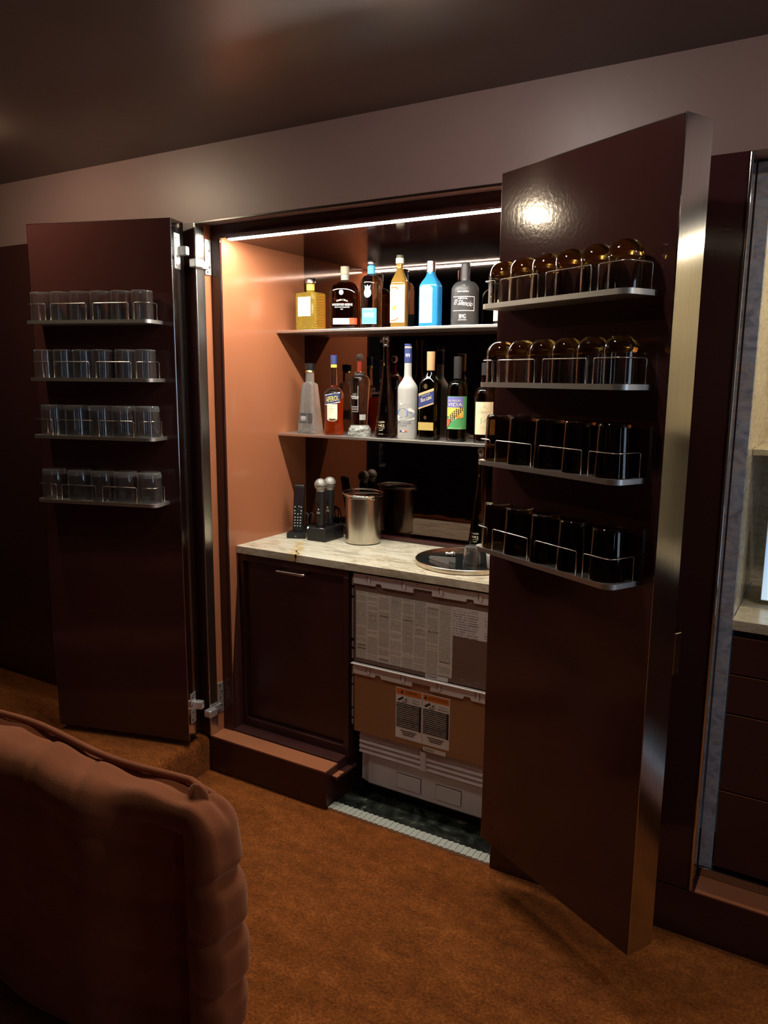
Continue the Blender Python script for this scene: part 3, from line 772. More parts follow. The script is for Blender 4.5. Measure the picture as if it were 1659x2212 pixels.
# 4 orange liqueur
sc=[(0,.028,.028,7),(.004,.0305,.0305,7),(.156,.0305,.0305,7)]+curve(.158,.0305,.222,.013,'s',8,nn=7,n1=2)+[(.240,.013,.013,2)]
t,mp=bottle('liqueur_bottle','square orange liqueur bottle with tall cream label and slim neck','bottle',(-.909,.468,Z1),sc,CURAC,0.31,group=G1)
cap(t,cyl(.0155,.238,.258),CREAM,'neck_label'); cap(t,cyl(.0135,.258,.269),mat('olive_cap',(.10,.10,.06),.5))
l=lab(t,fmap(.031),(-.0295,.0265,.018,.158),CREAMD,nu=2,nv=2); fm=fmap(.0311)
marks(l,fm,[('p',[(-.026,.150),(-.005,.151),(.003,.142),(.001,.138),(-.008,.145),(-.026,.144)]),('p',[(-.028,.027),(-.010,.030),(.006,.041),(.004,.035),(-.008,.025),(-.028,.022)])],REDP)
marks(l,fm,[('p',[(-.028,.086),(.010,.116),(.016,.132),(.009,.130),(.003,.117),(-.028,.094)]),('b',-.026,-.010,.117,.1175),('b',-.025,-.008,.118,.128),('b',-.020,.008,.0515,.0528),('b',-.022,.010,.046,.0472),('b',-.028,.0255,.0195,.0202),('b',-.028,.0255,.1565,.1572)],SAGE)
marks(l,fm,[('d',-.016,.070,.0055,.0065),('d',-.009,.077,.005,.006)],ORNG,'orange_fruit',.0016)
ftext('lettering',[('CURACAO',-.007,.1035,.040,.0085,dict(rot=.66,off=.002)),('FERRAND',-.017,.123,.015,.005,dict(off=.002))],CREAMD,fm,l)
# 5 blue gin
sc=[(0,.0365,.0265,6),(.004,.039,.029,6),(.140,.039,.029,6)]+curve(.142,.039,.197,.0155,'s',8,r0y=.029,r1y=.0155,nn=6,n1=2)+[(.200,.0155,.0155,2)]
t,mp=bottle('gin_bottle','bright blue square gin bottle with arched white label','bottle',(-.773,.465,Z1),sc,SAPPH,0.08,group=G1)
cap(t,cyl(.0175,.198,.237),SILV)
l=lab(t,fmap(.0295),(-.031,.019,.014,.148),CREAM,nu=16,nv=3,top=lambda u: .135+.014*math.sqrt(max(0,1-((u+.006)/.0256)**2))); fm=fmap(.0296)
ftext('lettering',[('BOMBAY',-.006,.126,.030,.008,dict(arc=.006)),('SAPPHIRE',-.006,.083,.036,.009,dict(arc=-.004)),('DISTILLED',-.006,.068,.020,.003),('LONDON DRY GIN',-.006,.061,.028,.0035)],INKG,fm,l)
marks(l,fm,[('d',-.006,.109,.0115,.014)],BLUEP,'emblem'); marks(l,fm,[('d',-.006,.109,.0065,.009)],PALEB,'emblem',.0017)
marks(l,fm,[('b',-.018,.006,.0525,.0533),('b',-.016,.004,.047,.0478),('b',-.014,.002,.035,.0358),('b',-.022,.010,.024,.0248)],SAGE)
# 6 matte black mezcal
sc=[(0,.048,.048,2),(.004,.0505,.0505,2),(.118,.0505,.0505,2)]+curve(.120,.0505,.158,.018,'d',9)+[(.162,.0165,.0165,2),(.219,.0165,.0165,2),(.221,.015,.015,2)]
t,mp=bottle('mezcal_bottle','matte black ceramic mezcal bottle with white script','bottle',(-.630,.462,Z1),sc,MATB,0.55,group=G1)
ftext('lettering',[('ESPADIN',-.014,.1175,.040,.005),('MEZCAL',-.014,.0935,.034,.0048),('El Silencio',-.012,.078,.070,.018,dict(rot=-.12,slant=.3)),('BMG',-.014,.031,.024,.015),('HECHO EN OAXACA',-.014,.0185,.030,.004)],INKW,mp,t)
marks(t,mp,[('b',-.054,.030,.0985,.1005),('b',-.054,.030,.050,.052),('b',.028,.030,.052,.0985)],INKW,'frame_print')
marks(t,mp,[('d',-.012,.137,.007,.006)],SILV,'emblem')
# 7 partly hidden bottle by the door
sc=[(0,.036,.036,2),(.004,.038,.038,2),(.150,.038,.038,2)]+curve(.152,.038,.200,.014,'d',8)+[(.255,.0135,.0135,2)]
t,mp=bottle('spirit_bottle','dark bottle with white label half hidden behind amber glasses at shelf end','bottle',(-.475,.462,Z1),sc,DARKB,group=G1)
cap(t,cyl(.0148,.235,.262),BLACKP); lab(t,mp,(-.050,.012,.012,.085),CREAM,nu=18)

# lower shelf
sc=[(0,.044,.036,7),(.005,.046,.038,7),(.203,.0275,.0235,6)]+curve(.204,.027,.214,.0185,'s',4,r0y=.0235,r1y=.0185,nn=6,n1=2)+[(.252,.0175,.0175,2)]
t,mp=bottle('tequila_bottle','tapering cut-glass tequila bottle with black stopper','bottle',(-1.331,.462,Z2),sc,HATCH,seg=160,group=G2,ang=80,rib=('cross',.006,.200,.010,.0010))
cap(t,cyl(.0205,.262,.290),BLACKP,'stopper'); cap(t,cyl(.0198,.252,.262,.0015,.0185),GOLD,'collar')
l=lab(t,mp,(-.032,.006,.044,.086),GREYB,nu=4); ftext('lettering',[('1800',-.011,.066,.028,.016)],INKW,mp,l); marks(l,mp,[('b',-.025,.002,.0535,.0545)],INKW)
lab(t,mp,(.012,.034,.044,.086),GREYB,'side_label',nu=4)
sc=[(0,.040,.040,2),(.006,.042,.042,2),(.050,.038,.038,2),(.060,.0375,.0375,2),(.165,.040,.040,2)]+curve(.168,.040,.205,.014,'s',7)+[(.275,.0118,.0118,2)]
t,mp=bottle('aperitif_bottle','clear bottle of red-orange aperitif with slanted navy label','bottle',(-1.210,.462,Z2),sc,CLEARB,0.7,group=G2)
bm=bmesh.new(); loft(bm,dense([(z+.002*(z==0),a*.965,b*.965,n_) for z,a,b,n_ in sc if z<=.06]+[(.150,.038,.038,2)]),40); autosmooth(obj('liquid',bm,APER,t))
cap(t,cyl(.0135,.285,.322),NAVY); cap(t,cyl(.0128,.272,.285),YEL,'neck_band')
l=lab(t,mp,(-.046,.022,.130,.166),NAVY,nu=18,skew=.17); ftext('lettering',[('APEROL',-.012,.1475,.056,.0215,dict(rot=.17))],YELT,mp,l)
marks(l,mp,[('p',[(-.046+i*.0085,.1655+.17*(-.034+i*.0085)) for i in range(9)]+[(-.046+i*.0085,.1690+.17*(-.034+i*.0085)) for i in range(8,-1,-1)]),('p',[(-.046+i*.0085,.1275+.17*(-.034+i*.0085)) for i in range(9)]+[(-.046+i*.0085,.1310+.17*(-.034+i*.0085)) for i in range(8,-1,-1)])],INKW)
l=lab(t,mp,(-.035,.010,.066,.126),CREAM,nu=14,off=.0004); marks(l,mp,[('d',-.0125,.067,.0225,.010)],CREAM,'print',.0005)
marks(l,mp,[('b',-.024,-.002,.116,.1172),('b',-.026,0,.108,.1092),('b',-.022,-.004,.102,.103),('b',-.020,-.006,.094,.095),('b',-.026,0,.0655,.0695)],SAGE)
# clear tequila with rocky base
sc=[(0,.036,.036,2),(.046,.033,.033,2),(.060,.034,.034,2),(.205,.042,.042,2)]+curve(.210,.0425,.243,.024,'d',7)+[(.246,.021,.021,2),(.256,.018,.018,2)]
t,mp=bottle('tequila_bottle','clear tequila bottle with ball stopper on a rough ice-like base','bottle',(-1.085,.462,Z2+.0005),sc,CLEARB,0.45,group=G2)
bm=bmesh.new(); ring=dense([(0,.044,.044,3),(.010,.045,.045,3),(.030,.043,.043,3),(.044,.035,.035,2.5)],.006); loft(bm,ring,24,False); rj=random.Random(5)
for v in bm.verts:
    q=1+(rj.random()-.5)*.12; v.co.x*=q; v.co.y*=q
obj('rough_base',bm,ROCK,t)
cap(t,[(0,.252),(.0095,.253),(.0095,.296),(0,.296)],mat('red_stem',(.42,.06,.03),.2,0,.6),'stopper_stem'); cap(t,[(0,.294)]+[(.0155*math.sin(PI*k/10),.3115-.0155*math.cos(PI*k/10)) for k in range(1,10)]+[(0,.328)],GCL,'stopper')
cap(t,[(.022,.240),(.027,.243),(.022,.247)],SILV,'collar')
ftext('lettering',[('TEQUILA',-.016,.168,.018,.0036),('FAMILIA',-.016,.158,.034,.009),('CAMARENA',-.016,.1505,.028,.004)],INKW,mp,t)
marks(t,mp,[('b',-.032,-.002,.118,.1192),('b',-.032,-.002,.112,.1132),('b',-.032,-.002,.106,.1072),('b',-.032,-.002,.098,.099),('b',-.0025,-.0015,.10,.20)],INKW)
marks(t,mp,[('b',.004,.030,.066,.088)],mat('grey_back_label',(.40,.42,.38),.6),'back_label')
# tall dark bottles
def tall(loc_,label,grp,rz=0):
    sc=[(0,.040,.040,2.3),(.004,.0425,.0425,2.3),(.03,.042,.042,2.3),(.10,.0345,.0345,2.2),(.17,.0265,.0265,2.1),(.24,.0175,.0175,2),(.29,.0132,.0132,2),(.352,.0118,.0118,2)]
    t,mp=bottle('tequila_bottle',label,'bottle',loc_,sc,DARKB,rz,group=grp)
    mp=smap([(a,b,c,2) for a,b,c,d in sc])
    cap(t,[(0,.352),(.0125,.352),(.0135,.358),(.0115,.361),(.0165,.372),(.017,.383),(.013,.391),(0,.392)],mat('dark_steel',(.25,.25,.25),.3,1),'stopper')
    ftext('lettering',[('Don Julio',-.013,.062,.036,.0105,dict(slant=.25)),('1942',-.013,.049,.036,.0095),('TEQUILA ANEJO',-.012,.039,.036,.004),('Tequila',-.010,.031,.020,.006,dict(slant=.3,rot=.1)),('RESERVA 750',-.012,.016,.024,.0036)],mat('pale_gold_ink',(.80,.72,.50),.5),mp,t)
    marks(t,mp,[('p',[(-.0075,.281),(-.0015,.281),(-.0045,.293)])],GOLD,'emblem'); return t
tall((-.962,.462,Z2),'tall slender dark tequila bottle on the lower cabinet shelf',G2,.29)
tall((-.585,.553,.9465),'tall slender dark tequila bottle standing on the counter by the mirror',None,.2)
# frosted vodka
sc=[(0,.035,.035,2),(.005,.0375,.0375,2),(.190,.0385,.0385,2)]+curve(.192,.0385,.245,.0145,'s',8)+[(.292,.0138,.0138,2)]
t,mp=bottle('vodka_bottle','frosted vodka bottle with blue neck, mountain and geese print','bottle',(-.864,.462,Z2),sc,FROST,0.59,group=G2)
cap(t,cyl(.0150,.290,.345,.0012,.0145),NAVY,'neck_wrap'); cap(t,cyl(.0142,.345,.352),mat('cork_band',(.5,.42,.34),.6),'cork_band'); cap(t,cyl(.0145,.352,.362),NAVY)
marks(t,mp,[('p',[(-.052,.108),(-.036,.116),(-.018,.119),(-.006,.112),(.012,.108),(.026,.100),(.020,.090),(-.004,.092),(-.028,.086),(-.052,.092)])],BLUEP,'mountain_print')
marks(t,mp,[('p',[(-.006,.112),(.004,.121),(.012,.122),(.026,.108),(.026,.100),(.008,.104)]),('p',[(-.052,.092),(-.030,.084),(-.006,.090),(.026,.084),(.026,.076),(.004,.074),(-.020,.078),(-.040,.071),(-.052,.080)]),('p',[(-.038,.149),(-.030,.136),(-.020,.138),(-.012,.142),(-.022,.134),(-.034,.130)]),('p',[(-.020,.148),(-.015,.142),(-.010,.150),(-.014,.145)]),('p',[(0,.147),(.004,.140),(.008,.148),(.004,.144)]),('p',[(-.012,.138),(-.004,.141),(.002,.137),(-.004,.138)])],INKW,'geese_print',.0016)
ftext('lettering',[('GREY GOOSE',-.020,.064,.062,.011),('VODKA',-.020,.053,.030,.006),],mat('slate_ink',(.12,.14,.20),.5),mp,t)
marks(t,mp,[('b',-.034,-.024,.0285,.034)],NAVY,'flag_print'); marks(t,mp,[('b',-.014,-.004,.0285,.034)],REDP,'flag_print'); marks(t,mp,[('b',-.024,-.014,.0285,.034)],INKW,'flag_print')
ftext('lettering',[('vvv',-.003,.318,.018,.014)],INKW,smap([(.29,.0152,.0152,2),(.345,.0150,.0150,2)]),t)
# square whisky with slanted blue label
sc=[(0,.032,.029,7),(.004,.0345,.0315,7),(.205,.0345,.0315,7)]+curve(.207,.0345,.262,.0125,'s',8,r0y=.0315,r1y=.0125,nn=7,n1=2)+[(.270,.0125,.0125,2)]
t,mp=bottle('whisky_bottle','dark square whisky bottle with slanted blue label and wooden stopper','bottle',(-.765,.462,Z2),sc,BLUELB,group=G2)
cap(t,cyl(.0150,.262,.332,.001,.0158),WOODC,'stopper'); fm=fmap(.0320)
l=lab(t,fm,(-.0335,.031,.127,.186),NAVY,nu=2,nv=2,skew=.33)
ftext('lettering',[('Blue Label',-.001,.157,.046,.014,dict(rot=.32,slant=.2)),('JOHNNIE WALKER',-.002,.170,.036,.004,dict(rot=.32))],mat('pale_gold_ink',(.80,.72,.50),.5),fm,l)
marks(l,fm,[('p',[(-.0335,.1765-.0106),(.031,.1765+.0107),(.031,.186+.0107),(-.0335,.186-.0106)][:]),('p',[(-.0335,.127-.0106),(.031,.127+.0107),(.031,.1325+.0107),(-.0335,.1325-.0106)])],mat('tan_band',(.55,.40,.20),.5),'print',.0011)
l=lab(t,fm,(-.0335,.031,.038,.068),mat('gold_label',(.52,.38,.12),.5),nu=2,nv=2)
marks(t,fm,[('d',-.004,.203,.008,.010),('d',-.004,.086,.006,.007)],GOLD,'emblem')
# green label mezcal
sc=[(0,.036,.036,2),(.004,.0385,.0385,2),(.180,.0385,.0385,2)]+curve(.182,.0385,.228,.0145,'d',8)+[(.240,.0135,.0135,2)]
t,mp=bottle('mezcal_bottle','dark green mezcal bottle with violet and green hillside label','bottle',(-.652,.462,Z2),sc,DKGRN,0.75,group=G2)
cap(t,cyl(.0148,.232,.313,.0012,.0152),mat('black_capsule',(.02,.02,.02),.45),'capsule')
l=lab(t,mp,(-.055,.033,.047,.168),GREENL,nu=24)
marks(l,mp,[('b',-.054,.014,.127,.166)],PURP,'sky_print'); marks(l,mp,[('b',-.054,.014,.095,.127)],mat('sunset_print',(.82,.66,.12),.5),'sun_print')
marks(l,mp,[('p',[(-.045,.088),(-.030,.108),(-.008,.122),(.014,.128),(.014,.092),(-.012,.086),(-.030,.076)])],mat('buff_field',(.75,.55,.30),.5),'field_print',.0016)
bm_l=[]
for i in range(7):
    for j in range(4):
        u=-.036+i*.0075; v=.084+i*.0055+j*.0075-abs(i-6)*.0012
        if v<.126: bm_l.append(('d',u,v,.0022,.0032))
marks(l,mp,bm_l,INKB,'agave_print',.0019)
marks(l,mp,[('p',[(-.018,.092),(-.008,.102),(.010,.099),(.010,.089),(-.008,.088)])],ORNG,'field_print',.0021); marks(l,mp,[('p',[(-.054,.055),(-.054,.084),(-.036,.084),(-.034,.076),(-.044,.060)])],REDP,'house_print',.0021)
ftext('lettering',[('DEL MAGUEY',-.022,.152,.050,.007),('VIDA',-.020,.138,.058,.012),('MEZCAL OAXACA',-.020,.0515,.050,.003)],mat('pale_yellow_ink',(.85,.85,.55),.5),lambda u,v,off=0:mp(u,v,.0022),l)
# whisky with cream label
sc=[(0,.036,.036,2),(.004,.0385,.0385,2),(.165,.0385,.0385,2)]+curve(.167,.0385,.205,.015,'d',8)+[(.270,.0138,.0138,2)]
t,mp=bottle('whisky_bottle','dark whisky bottle with plain cream label beside the right door','bottle',(-.540,.462,Z2),sc,DARKB,0.87,group=G2)
cap(t,cyl(.0150,.245,.290),mat('black_capsule',(.02,.02,.02),.45),'capsule')
l=lab(t,mp,(-.056,.018,.032,.150),CREAMD,nu=20)
ftext('lettering',[('OBAN',-.019,.113,.046,.010),('14',-.018,.082,.024,.022),('SINGLE MALT',-.018,.060,.026,.0032),('SCOTCH WHISKY',-.018,.054,.032,.0032)],SAGE,mp,l)
marks(l,mp,[('p',[(-.034,.122),(-.004,.122),(-.008,.130),(-.014,.130),(-.016,.140),(-.021,.140),(-.023,.131),(-.032,.131)])],mat('faint_crest',(.70,.66,.42),.6),'crest_print')

# ------------------------------------------------------------------ things on the counter
# cordless phone in its charging cradle
ph=thing('cordless_phone','black cordless phone handset standing in its cradle on the counter','phone',(-1.352,.395,ZK),.38)
box('cradle',-.040,.040,-.034,.034,0,.024,BLACKP,ph,.003,2)
bm=bmesh.new(); bx(bm,-.0225,.0225,-.011,.011,0,.205,.006,3); M=Matrix.Translation((0,.002,.018))@Matrix.Rotation(-.17,4,'X'); bm.transform(M); hs=autosmooth(obj('handset',bm,BLACKP,ph))
bm=bmesh.new(); bx(bm,-.0195,.0195,-.0116,-.010,.118,.194,.001,1); bm.transform(M); obj('screen',bm,GREYSCR,hs)
keys=[(x,z) for z in (.030,.042,.054,.066) for x in (-.012,0,.012)]+[(-.013,.082),(0,.080),(.013,.082),(-.014,.094),(.014,.094),(0,.098),(-.013,.110),(.004,.112),(.014,.110)]
for x,z in keys:
    bm=bmesh.new(); bx(bm,x-.0024,x+.0024,-.0118,-.0105,z-.0018,z+.0018,.0005,1); bm.transform(M); obj('key',bm,WHITEK if (x,z)!=(0,.098) else CHROME,hs)
bm=bmesh.new(); bx(bm,-.0025,.0025,-.0348,-.033,.009,.0115); obj('logo',bm,WHITEK,ph)
# loose cable behind the phone
bm=bmesh.new(); pts=[]
for k in range(90):
    a=k/89*5.2*PI; pts.append((-1.405+.020*math.cos(a)+.0006*k,.47+.018*math.sin(a)*.6+.0003*k,ZK+.052+.036*math.sin(a*.97+.4)))
tag(obj('coiled_cable',(tube(bm,pts,.0028,6),bm)[1],BLACKP,None,True),'black cable coiled loosely behind the cordless phone','cable')
bm=bmesh.new(); bx(bm,-1.418,-1.372,.452,.502,ZK,ZK+.030,.004,2); tag(obj('power_adapter',bm,BLACKP),'small black power adapter behind the phone cradle','adapter')
# microphone dock and two microphones
dk=thing('microphone_charger','black two-slot microphone charging dock with green light','charger',(-1.236,.435,ZK))
box('housing',-.047,.047,-.070,.070,0,.056,BLACKP,dk,.005,3)
for y in (-.035,.032): lathe_o('socket',[(.019,.054),(.022,.057),(.022,.059),(.0185,.059),(.0185,.056)],BLACKG,dk,28,(0,y,0))
bm=bmesh.new(); bx(bm,-.044,-.038,-.0705,-.064,.0495,.0565,.001,1); obj('indicator',bm,mat('green_led',(.3,.9,.6),.3,emit=(.45,1,.75),es=2.0),dk)
bm=bmesh.new(); bx(bm,.016,.034,-.0662,-.062,.0545,.0566,.0005,1); obj('badge',bm,WHITEK,dk)
MESH=NB('mic_mesh'); vv=MESH.coord(); vo=MESH.n('ShaderNodeTexVoronoi'); vo.inputs['Scale'].default_value=420; MESH.l(vv,vo.inputs['Vector'])
MESH.l(MESH.ramp(vo.outputs['Distance'],[(.15,(.62,.61,.56)),(.6,(.30,.29,.27))]),MESH.b.inputs['Base Color']); MESH.b.inputs['Metallic'].default_value=.6; MESH.b.inputs['Roughness'].default_value=.45; MESH.bump(vo.outputs['Distance'],.5,.002)
for (y,lb) in ((-.035,'front black handheld microphone with silver ball grille in the dock'),(.032,'rear black handheld microphone with silver ball grille in the dock')):
    mc=thing('microphone',lb,'microphone',(-1.236,.435+y,ZK+.0575),0,'microphones in the charging dock')
    lathe_o('handle',[(0,0),(.0155,0),(.0158,.03),(.0165,.075),(.0185,.11),(.0195,.140),(.0175,.148),(0,.149)],BLACKP,mc,30)
    gl=lathe_o('grille',[(0,.146),(.017,.147)]+[(.0255*math.sin(a),.176-.0255*math.cos(a)) for a in [PI*(.22+.77*k/14) for k in range(15)]]+[(0,.2015)],MESH.m,mc,32)
    lathe_o('band',[(.0246,.169),(.0262,.1695),(.0262,.1735),(.0246,.174)],SILV,gl,32)
    box('switch',-.004,.004,-.0195,-.014,.088,.104,BLACKG,mc,.001,1); box('button',-.0035,.0035,-.0195,-.014,.070,.077,SILV,mc,.001,1)
    box('display',-.007,.007,-.0185,-.014,.055,.064,mat('grey_print',(.18,.18,.17),.4),mc,.0005,1)
# ice bucket
ib=thing('ice_bucket','round brushed steel ice bucket with lid on the marble counter','ice bucket',(-1.066,.462,ZK))
lathe_o('foot',[(0,0),(.0715,0),(.0735,.0015),(.0735,.004),(0,.004)],BLACKP,ib,64)
BST=NB('bucket_steel'); vv=BST.coord((240,240,2)); f=BST.noise(vv,1,2); BST.l(BST.mix(f,(.56,.52,.43),(.70,.66,.56)),BST.b.inputs['Base Color']); BST.b.inputs['Metallic'].default_value=1; BST.b.inputs['Roughness'].default_value=.24
lathe_o('bucket_wall',[(0,.004),(.0735,.004),(.0735,.190),(.0715,.191),(.0715,.010),(0,.009)],BST.m,ib,64)
ld=lathe_o('lid',[(0,.1905),(.077,.1905),(.079,.192),(.079,.199),(.0765,.201),(.060,.202),(0,.2025)],CHROME,ib,64)
bm=bmesh.new()
hp=[(.083*math.cos(a),.083*math.sin(a),.205+.010*(-math.cos(a+.6))*.5) for a in [2*PI*k/40 for k in range(40)]]
tube(bm,hp,.0042,8,True); obj('bail_handle',bm,CHROME,ib,True)
for a in (-.5,PI-.5): 
    bm=bmesh.new(); bx(bm,.074*math.cos(a)-.006,.074*math.cos(a)+.011*math.cos(a)+.006,.074*math.sin(a)-.006,.074*math.sin(a)+.006,.188,.204,.002,1); obj('handle_lug',bm,CHROME,ib)
# round tray and what is on it
TX,TY,TR=-.548,.356,.186
tr=thing('round_tray','round dark tray with raised steel rim on the counter','tray',(TX,TY,ZK))
lathe_o('tray_base',[(0,.003),(TR-.006,.003),(TR-.006,.006),(0,.006)],mat('black_tray',(.012,.014,.014),.12),tr,72)
lathe_o('tray_rim',[(TR-.006,.0005),(TR-.001,.0),(TR+.002,.004),(TR+.002,.017),(TR,.019),(TR-.003,.017),(TR-.006,.006),(TR-.006,.0005)],mat('champagne_steel',(.66,.60,.50),.25,1),tr,72)
ZT=ZK+.0062
tg=thing('ice_tongs','polished steel ice tongs lying on the round tray','tongs',(-.627,.305,ZT),-.28)
for s,n_ in ((1,'arm'),(-1,'arm')):
    bm=bmesh.new(); n=10; A=[];Bv=[]
    for k in range(n+1):
        q=k/n; x=-.055+.11*q; yy=s*(.002+.016*q); hw=.006+.004*q
        A.append((x,yy,0.001)); Bv.append((x,yy,.012+.010*q))
    for k in range(n):
        for dy in (0,):
            v=[bm.verts.new((A[k][0],A[k][1]-.0008,A[k][2])),bm.verts.new((A[k+1][0],A[k+1][1]-.0008,A[k+1][2])),bm.verts.new((Bv[k+1][0],Bv[k+1][1]-.0008,Bv[k+1][2])),bm.verts.new((Bv[k][0],Bv[k][1]-.0008,Bv[k][2]))]
            v2=[bm.verts.new((q_.co.x,q_.co.y+.0016,q_.co.z)) for q_ in v]
            bm.faces.new(v); bm.faces.new(v2[::-1])
            for i in range(4): bm.faces.new((v[i],v2[i],v2[(i+1)%4],v[(i+1)%4]))
    obj(n_,bm,NICK,tg)
bm=bmesh.new(); tube(bm,[(-.055+.004*math.cos(a)-.002,.003*math.sin(a),.006) for a in [PI/2+PI*k/8 for k in range(9)]],.0022,8); obj('bend',bm,CHROME,tg)
bs=thing('bottle_stopper','small chrome bottle stopper lying at the back of the tray','stopper',(-.652,.392,ZT),.5)
bm=bmesh.new(); lathe(bm,[(0,0),(.007,0),(.008,.004),(.005,.012),(.005,.020),(.0095,.026),(.010,.032),(.006,.038),(0,.039)],20)
bm.transform(Matrix.Translation((0,0,.0095))@Matrix.Rotation(PI/2,4,'Y')); obj('plug',bm,NICK,bs,True)
bm=bmesh.new(); lathe(bm,[(.0102,.029),(.011,.030),(.0102,.031)],20); bm.transform(Matrix.Translation((0,0,.0095))@Matrix.Rotation(PI/2,4,'Y')); obj('ring',bm,BLACKG,bs)
g=clear_glass(.0335,.072,.010,'shot_glass',None,.80); g.location=(-.508,.315,ZT); g['label']='upturned clear mixing glass standing on the round tray'
if 'group' in g: del g['group']
cp=thing('white_cup','white cup with grey dots on the tray against the right door','cup',(-.418,.318,ZT))
lathe_o('cup_wall',[(0,.002),(.026,0),(.029,.004),(.033,.052),(.0315,.052),(.0275,.006),(0,.005)],mat('white_china',(.82,.80,.74),.25),cp,36)
bm=bmesh.new(); cm=smap([(0,.0285,.0285,2),(.06,.0335,.0335,2)])
for u,v in ((-.020,.020),(-.010,.034),(0,.016),(.012,.028),(-.024,.040)): disc(bm,cm,u,v,.0016,.0022,.0006,10)
obj('dot_print',bm,INKG,cp)['kind']='stuff'

# ------------------------------------------------------------------ marble niche on the right
NX0,NX1=.352,1.742
ni=thing('marble_niche','lit marble-lined niche to the right of the bar','niche',(1.05,.09,HP))
N=lambda o: loc(o,ni)
N(box('chrome_trim',.3445,.353,-.004,.055,HP,H1-.001,CHROME,ni,.003,3)); N(box('chrome_trim',1.740,1.7485,-.004,.016,HP,H1-.001,CHROME,ni,.003,3))
N(box('reveal',.3445,.350,.055,.088,HP,H1-.001,ORANGE,ni)); N(box('reveal',1.744,1.7485,.016,.088,HP,H1-.001,ORANGE,ni))
N(box('marble_stile',.353,.388,.092,.12,HP+.03,2.148,MARBB,ni,.001,1)); N(box('marble_stile',1.708,1.743,.092,.12,HP+.03,2.148,MARBB,ni,.001,1))
N(box('marble_head',.388,1.708,.092,.12,2.095,2.148,MARBB,ni,.001,1))
N(box('marble_cheek',.364,.386,.121,.60,.945,2.10,MARBN,ni)); N(box('marble_cheek',1.710,1.732,.121,.60,.945,2.10,MARBN,ni))
N(box('marble_back',.386,1.710,.585,.60,.945,2.10,MARBN,ni)); N(box('marble_soffit',.386,1.710,.121,.585,2.10,2.115,MARBN,ni))
N(box('niche_shelf',.387,1.709,.235,.584,1.392,1.410,MARBN,ni,.001,1))
N(box('sill_trim',.353,1.743,.088,.13,HP,HP+.028,STEELH,ni,.002,1))
nc=box('niche_countertop',.387,1.709,.092,.585,.915,.944,MARBN,None,.001,1); tag(nc,'cream marble counter slab inside the right-hand niche','countertop')
du=thing('drawer_unit','dark burgundy drawer unit below the niche counter','drawers',(1.05,.11,HP+.03))
D=lambda o: loc(o,du)
D(box('carcass',.389,1.707,.122,.58,HP+.029,.905,BLACKP,du))
for z0,z1 in ((.785,.893),(.667,.781),(.430,.663),(.186,.426)):
    d_=D(box('drawer',.391,1.705,.104,.122,z0,z1,BURG,du,.0012,1)); box('finger_edge',.391,1.705,.1035,.107,z1-.0012,z1+.0008,STEELH,d_)
nl=thing('niche_led_strip','warm LED strip under the niche soffit','light',(1.05,.205,2.094))
box('channel',-.64,.64,-.012,.012,.003,.006,STEELH,nl)
box('diffuser',-.64,.64,-.008,.008,0,.003,mat('led_glow_warm',(1,1,1),.5,emit=(1,.86,.62),es=LED_NICHE/(PI*1.28*.016)),nl)
# standing screen in the niche
sn=thing('standing_screen','pale blue lit screen standing on the niche counter at the right edge','screen',(.587,.30,.9442))
box('foot',-.08,.12,-.03,.05,0,.014,BLACKP,sn,.003,2)
box('frame',-.150,.17,-.004,.012,.014,.275,WHITEP,sn,.002,2)
SCR=NB('blue_screen'); sv=SCR.sep(SCR.coord()); c=SCR.ramp(SCR.math('DIVIDE',sv[2],.28),[(.05,(.62,.78,.92)),(.9,(.22,.48,.85))])
SCR.l(c,SCR.b.inputs['Base Color']); SCR.l(c,SCR.b.inputs['Emission Color']); SCR.b.inputs['Emission Strength'].default_value=.75
box('display',-.148,.168,-.006,-.003,.017,.272,SCR.m,sn)

# ------------------------------------------------------------------ sofa
def rbox(name,c,h,r,nseg,m,parent,dispf):
    bm=bmesh.new()
    faces={}
    def grid(ax,sg):
        a=[i for i in range(3) if i!=ax]; n0=nseg[a[0]]; n1=nseg[a[1]]; g=[]
        for i in range(n0+1):
            rw=[]
            for j in range(n1+1):
                p=[0,0,0]; p[ax]=sg; p[a[0]]=-1+2*i/n0; p[a[1]]=-1+2*j/n1
                P=Vector([p[k]*h[k] for k in range(3)])
                Q=Vector([max(-(h[k]-r),min(h[k]-r,P[k])) for k in range(3)])
                dv=P-Q; nn=dv.normalized() if dv.length>1e-9 else Vector([sg if k==ax else 0 for k in range(3)])
                X=Q+nn*r if dv.length>1e-9 else P
                Wp=X+Vector(c); rw.append(bm.verts.new(Wp+nn*dispf(Wp,nn)))
            g.append(rw)
        for i in range(n0):
            for j in range(n1): bm.faces.new((g[i][j],g[i+1][j],g[i+1][j+1],g[i][j+1]))
    for ax in range(3):
        for sg in (-1,1): grid(ax,sg)
    bmesh.ops.remove_doubles(bm,verts=bm.verts[:],dist=.0004)
    return obj(name,bm,m,parent,True)
so=thing('quilted_sofa','low rust suede sofa with quilted back in the left foreground','sofa',(-1.4,-1.3,0))
off=Vector(so.location)
def pinch(t): return -abs(math.cos(t))**10
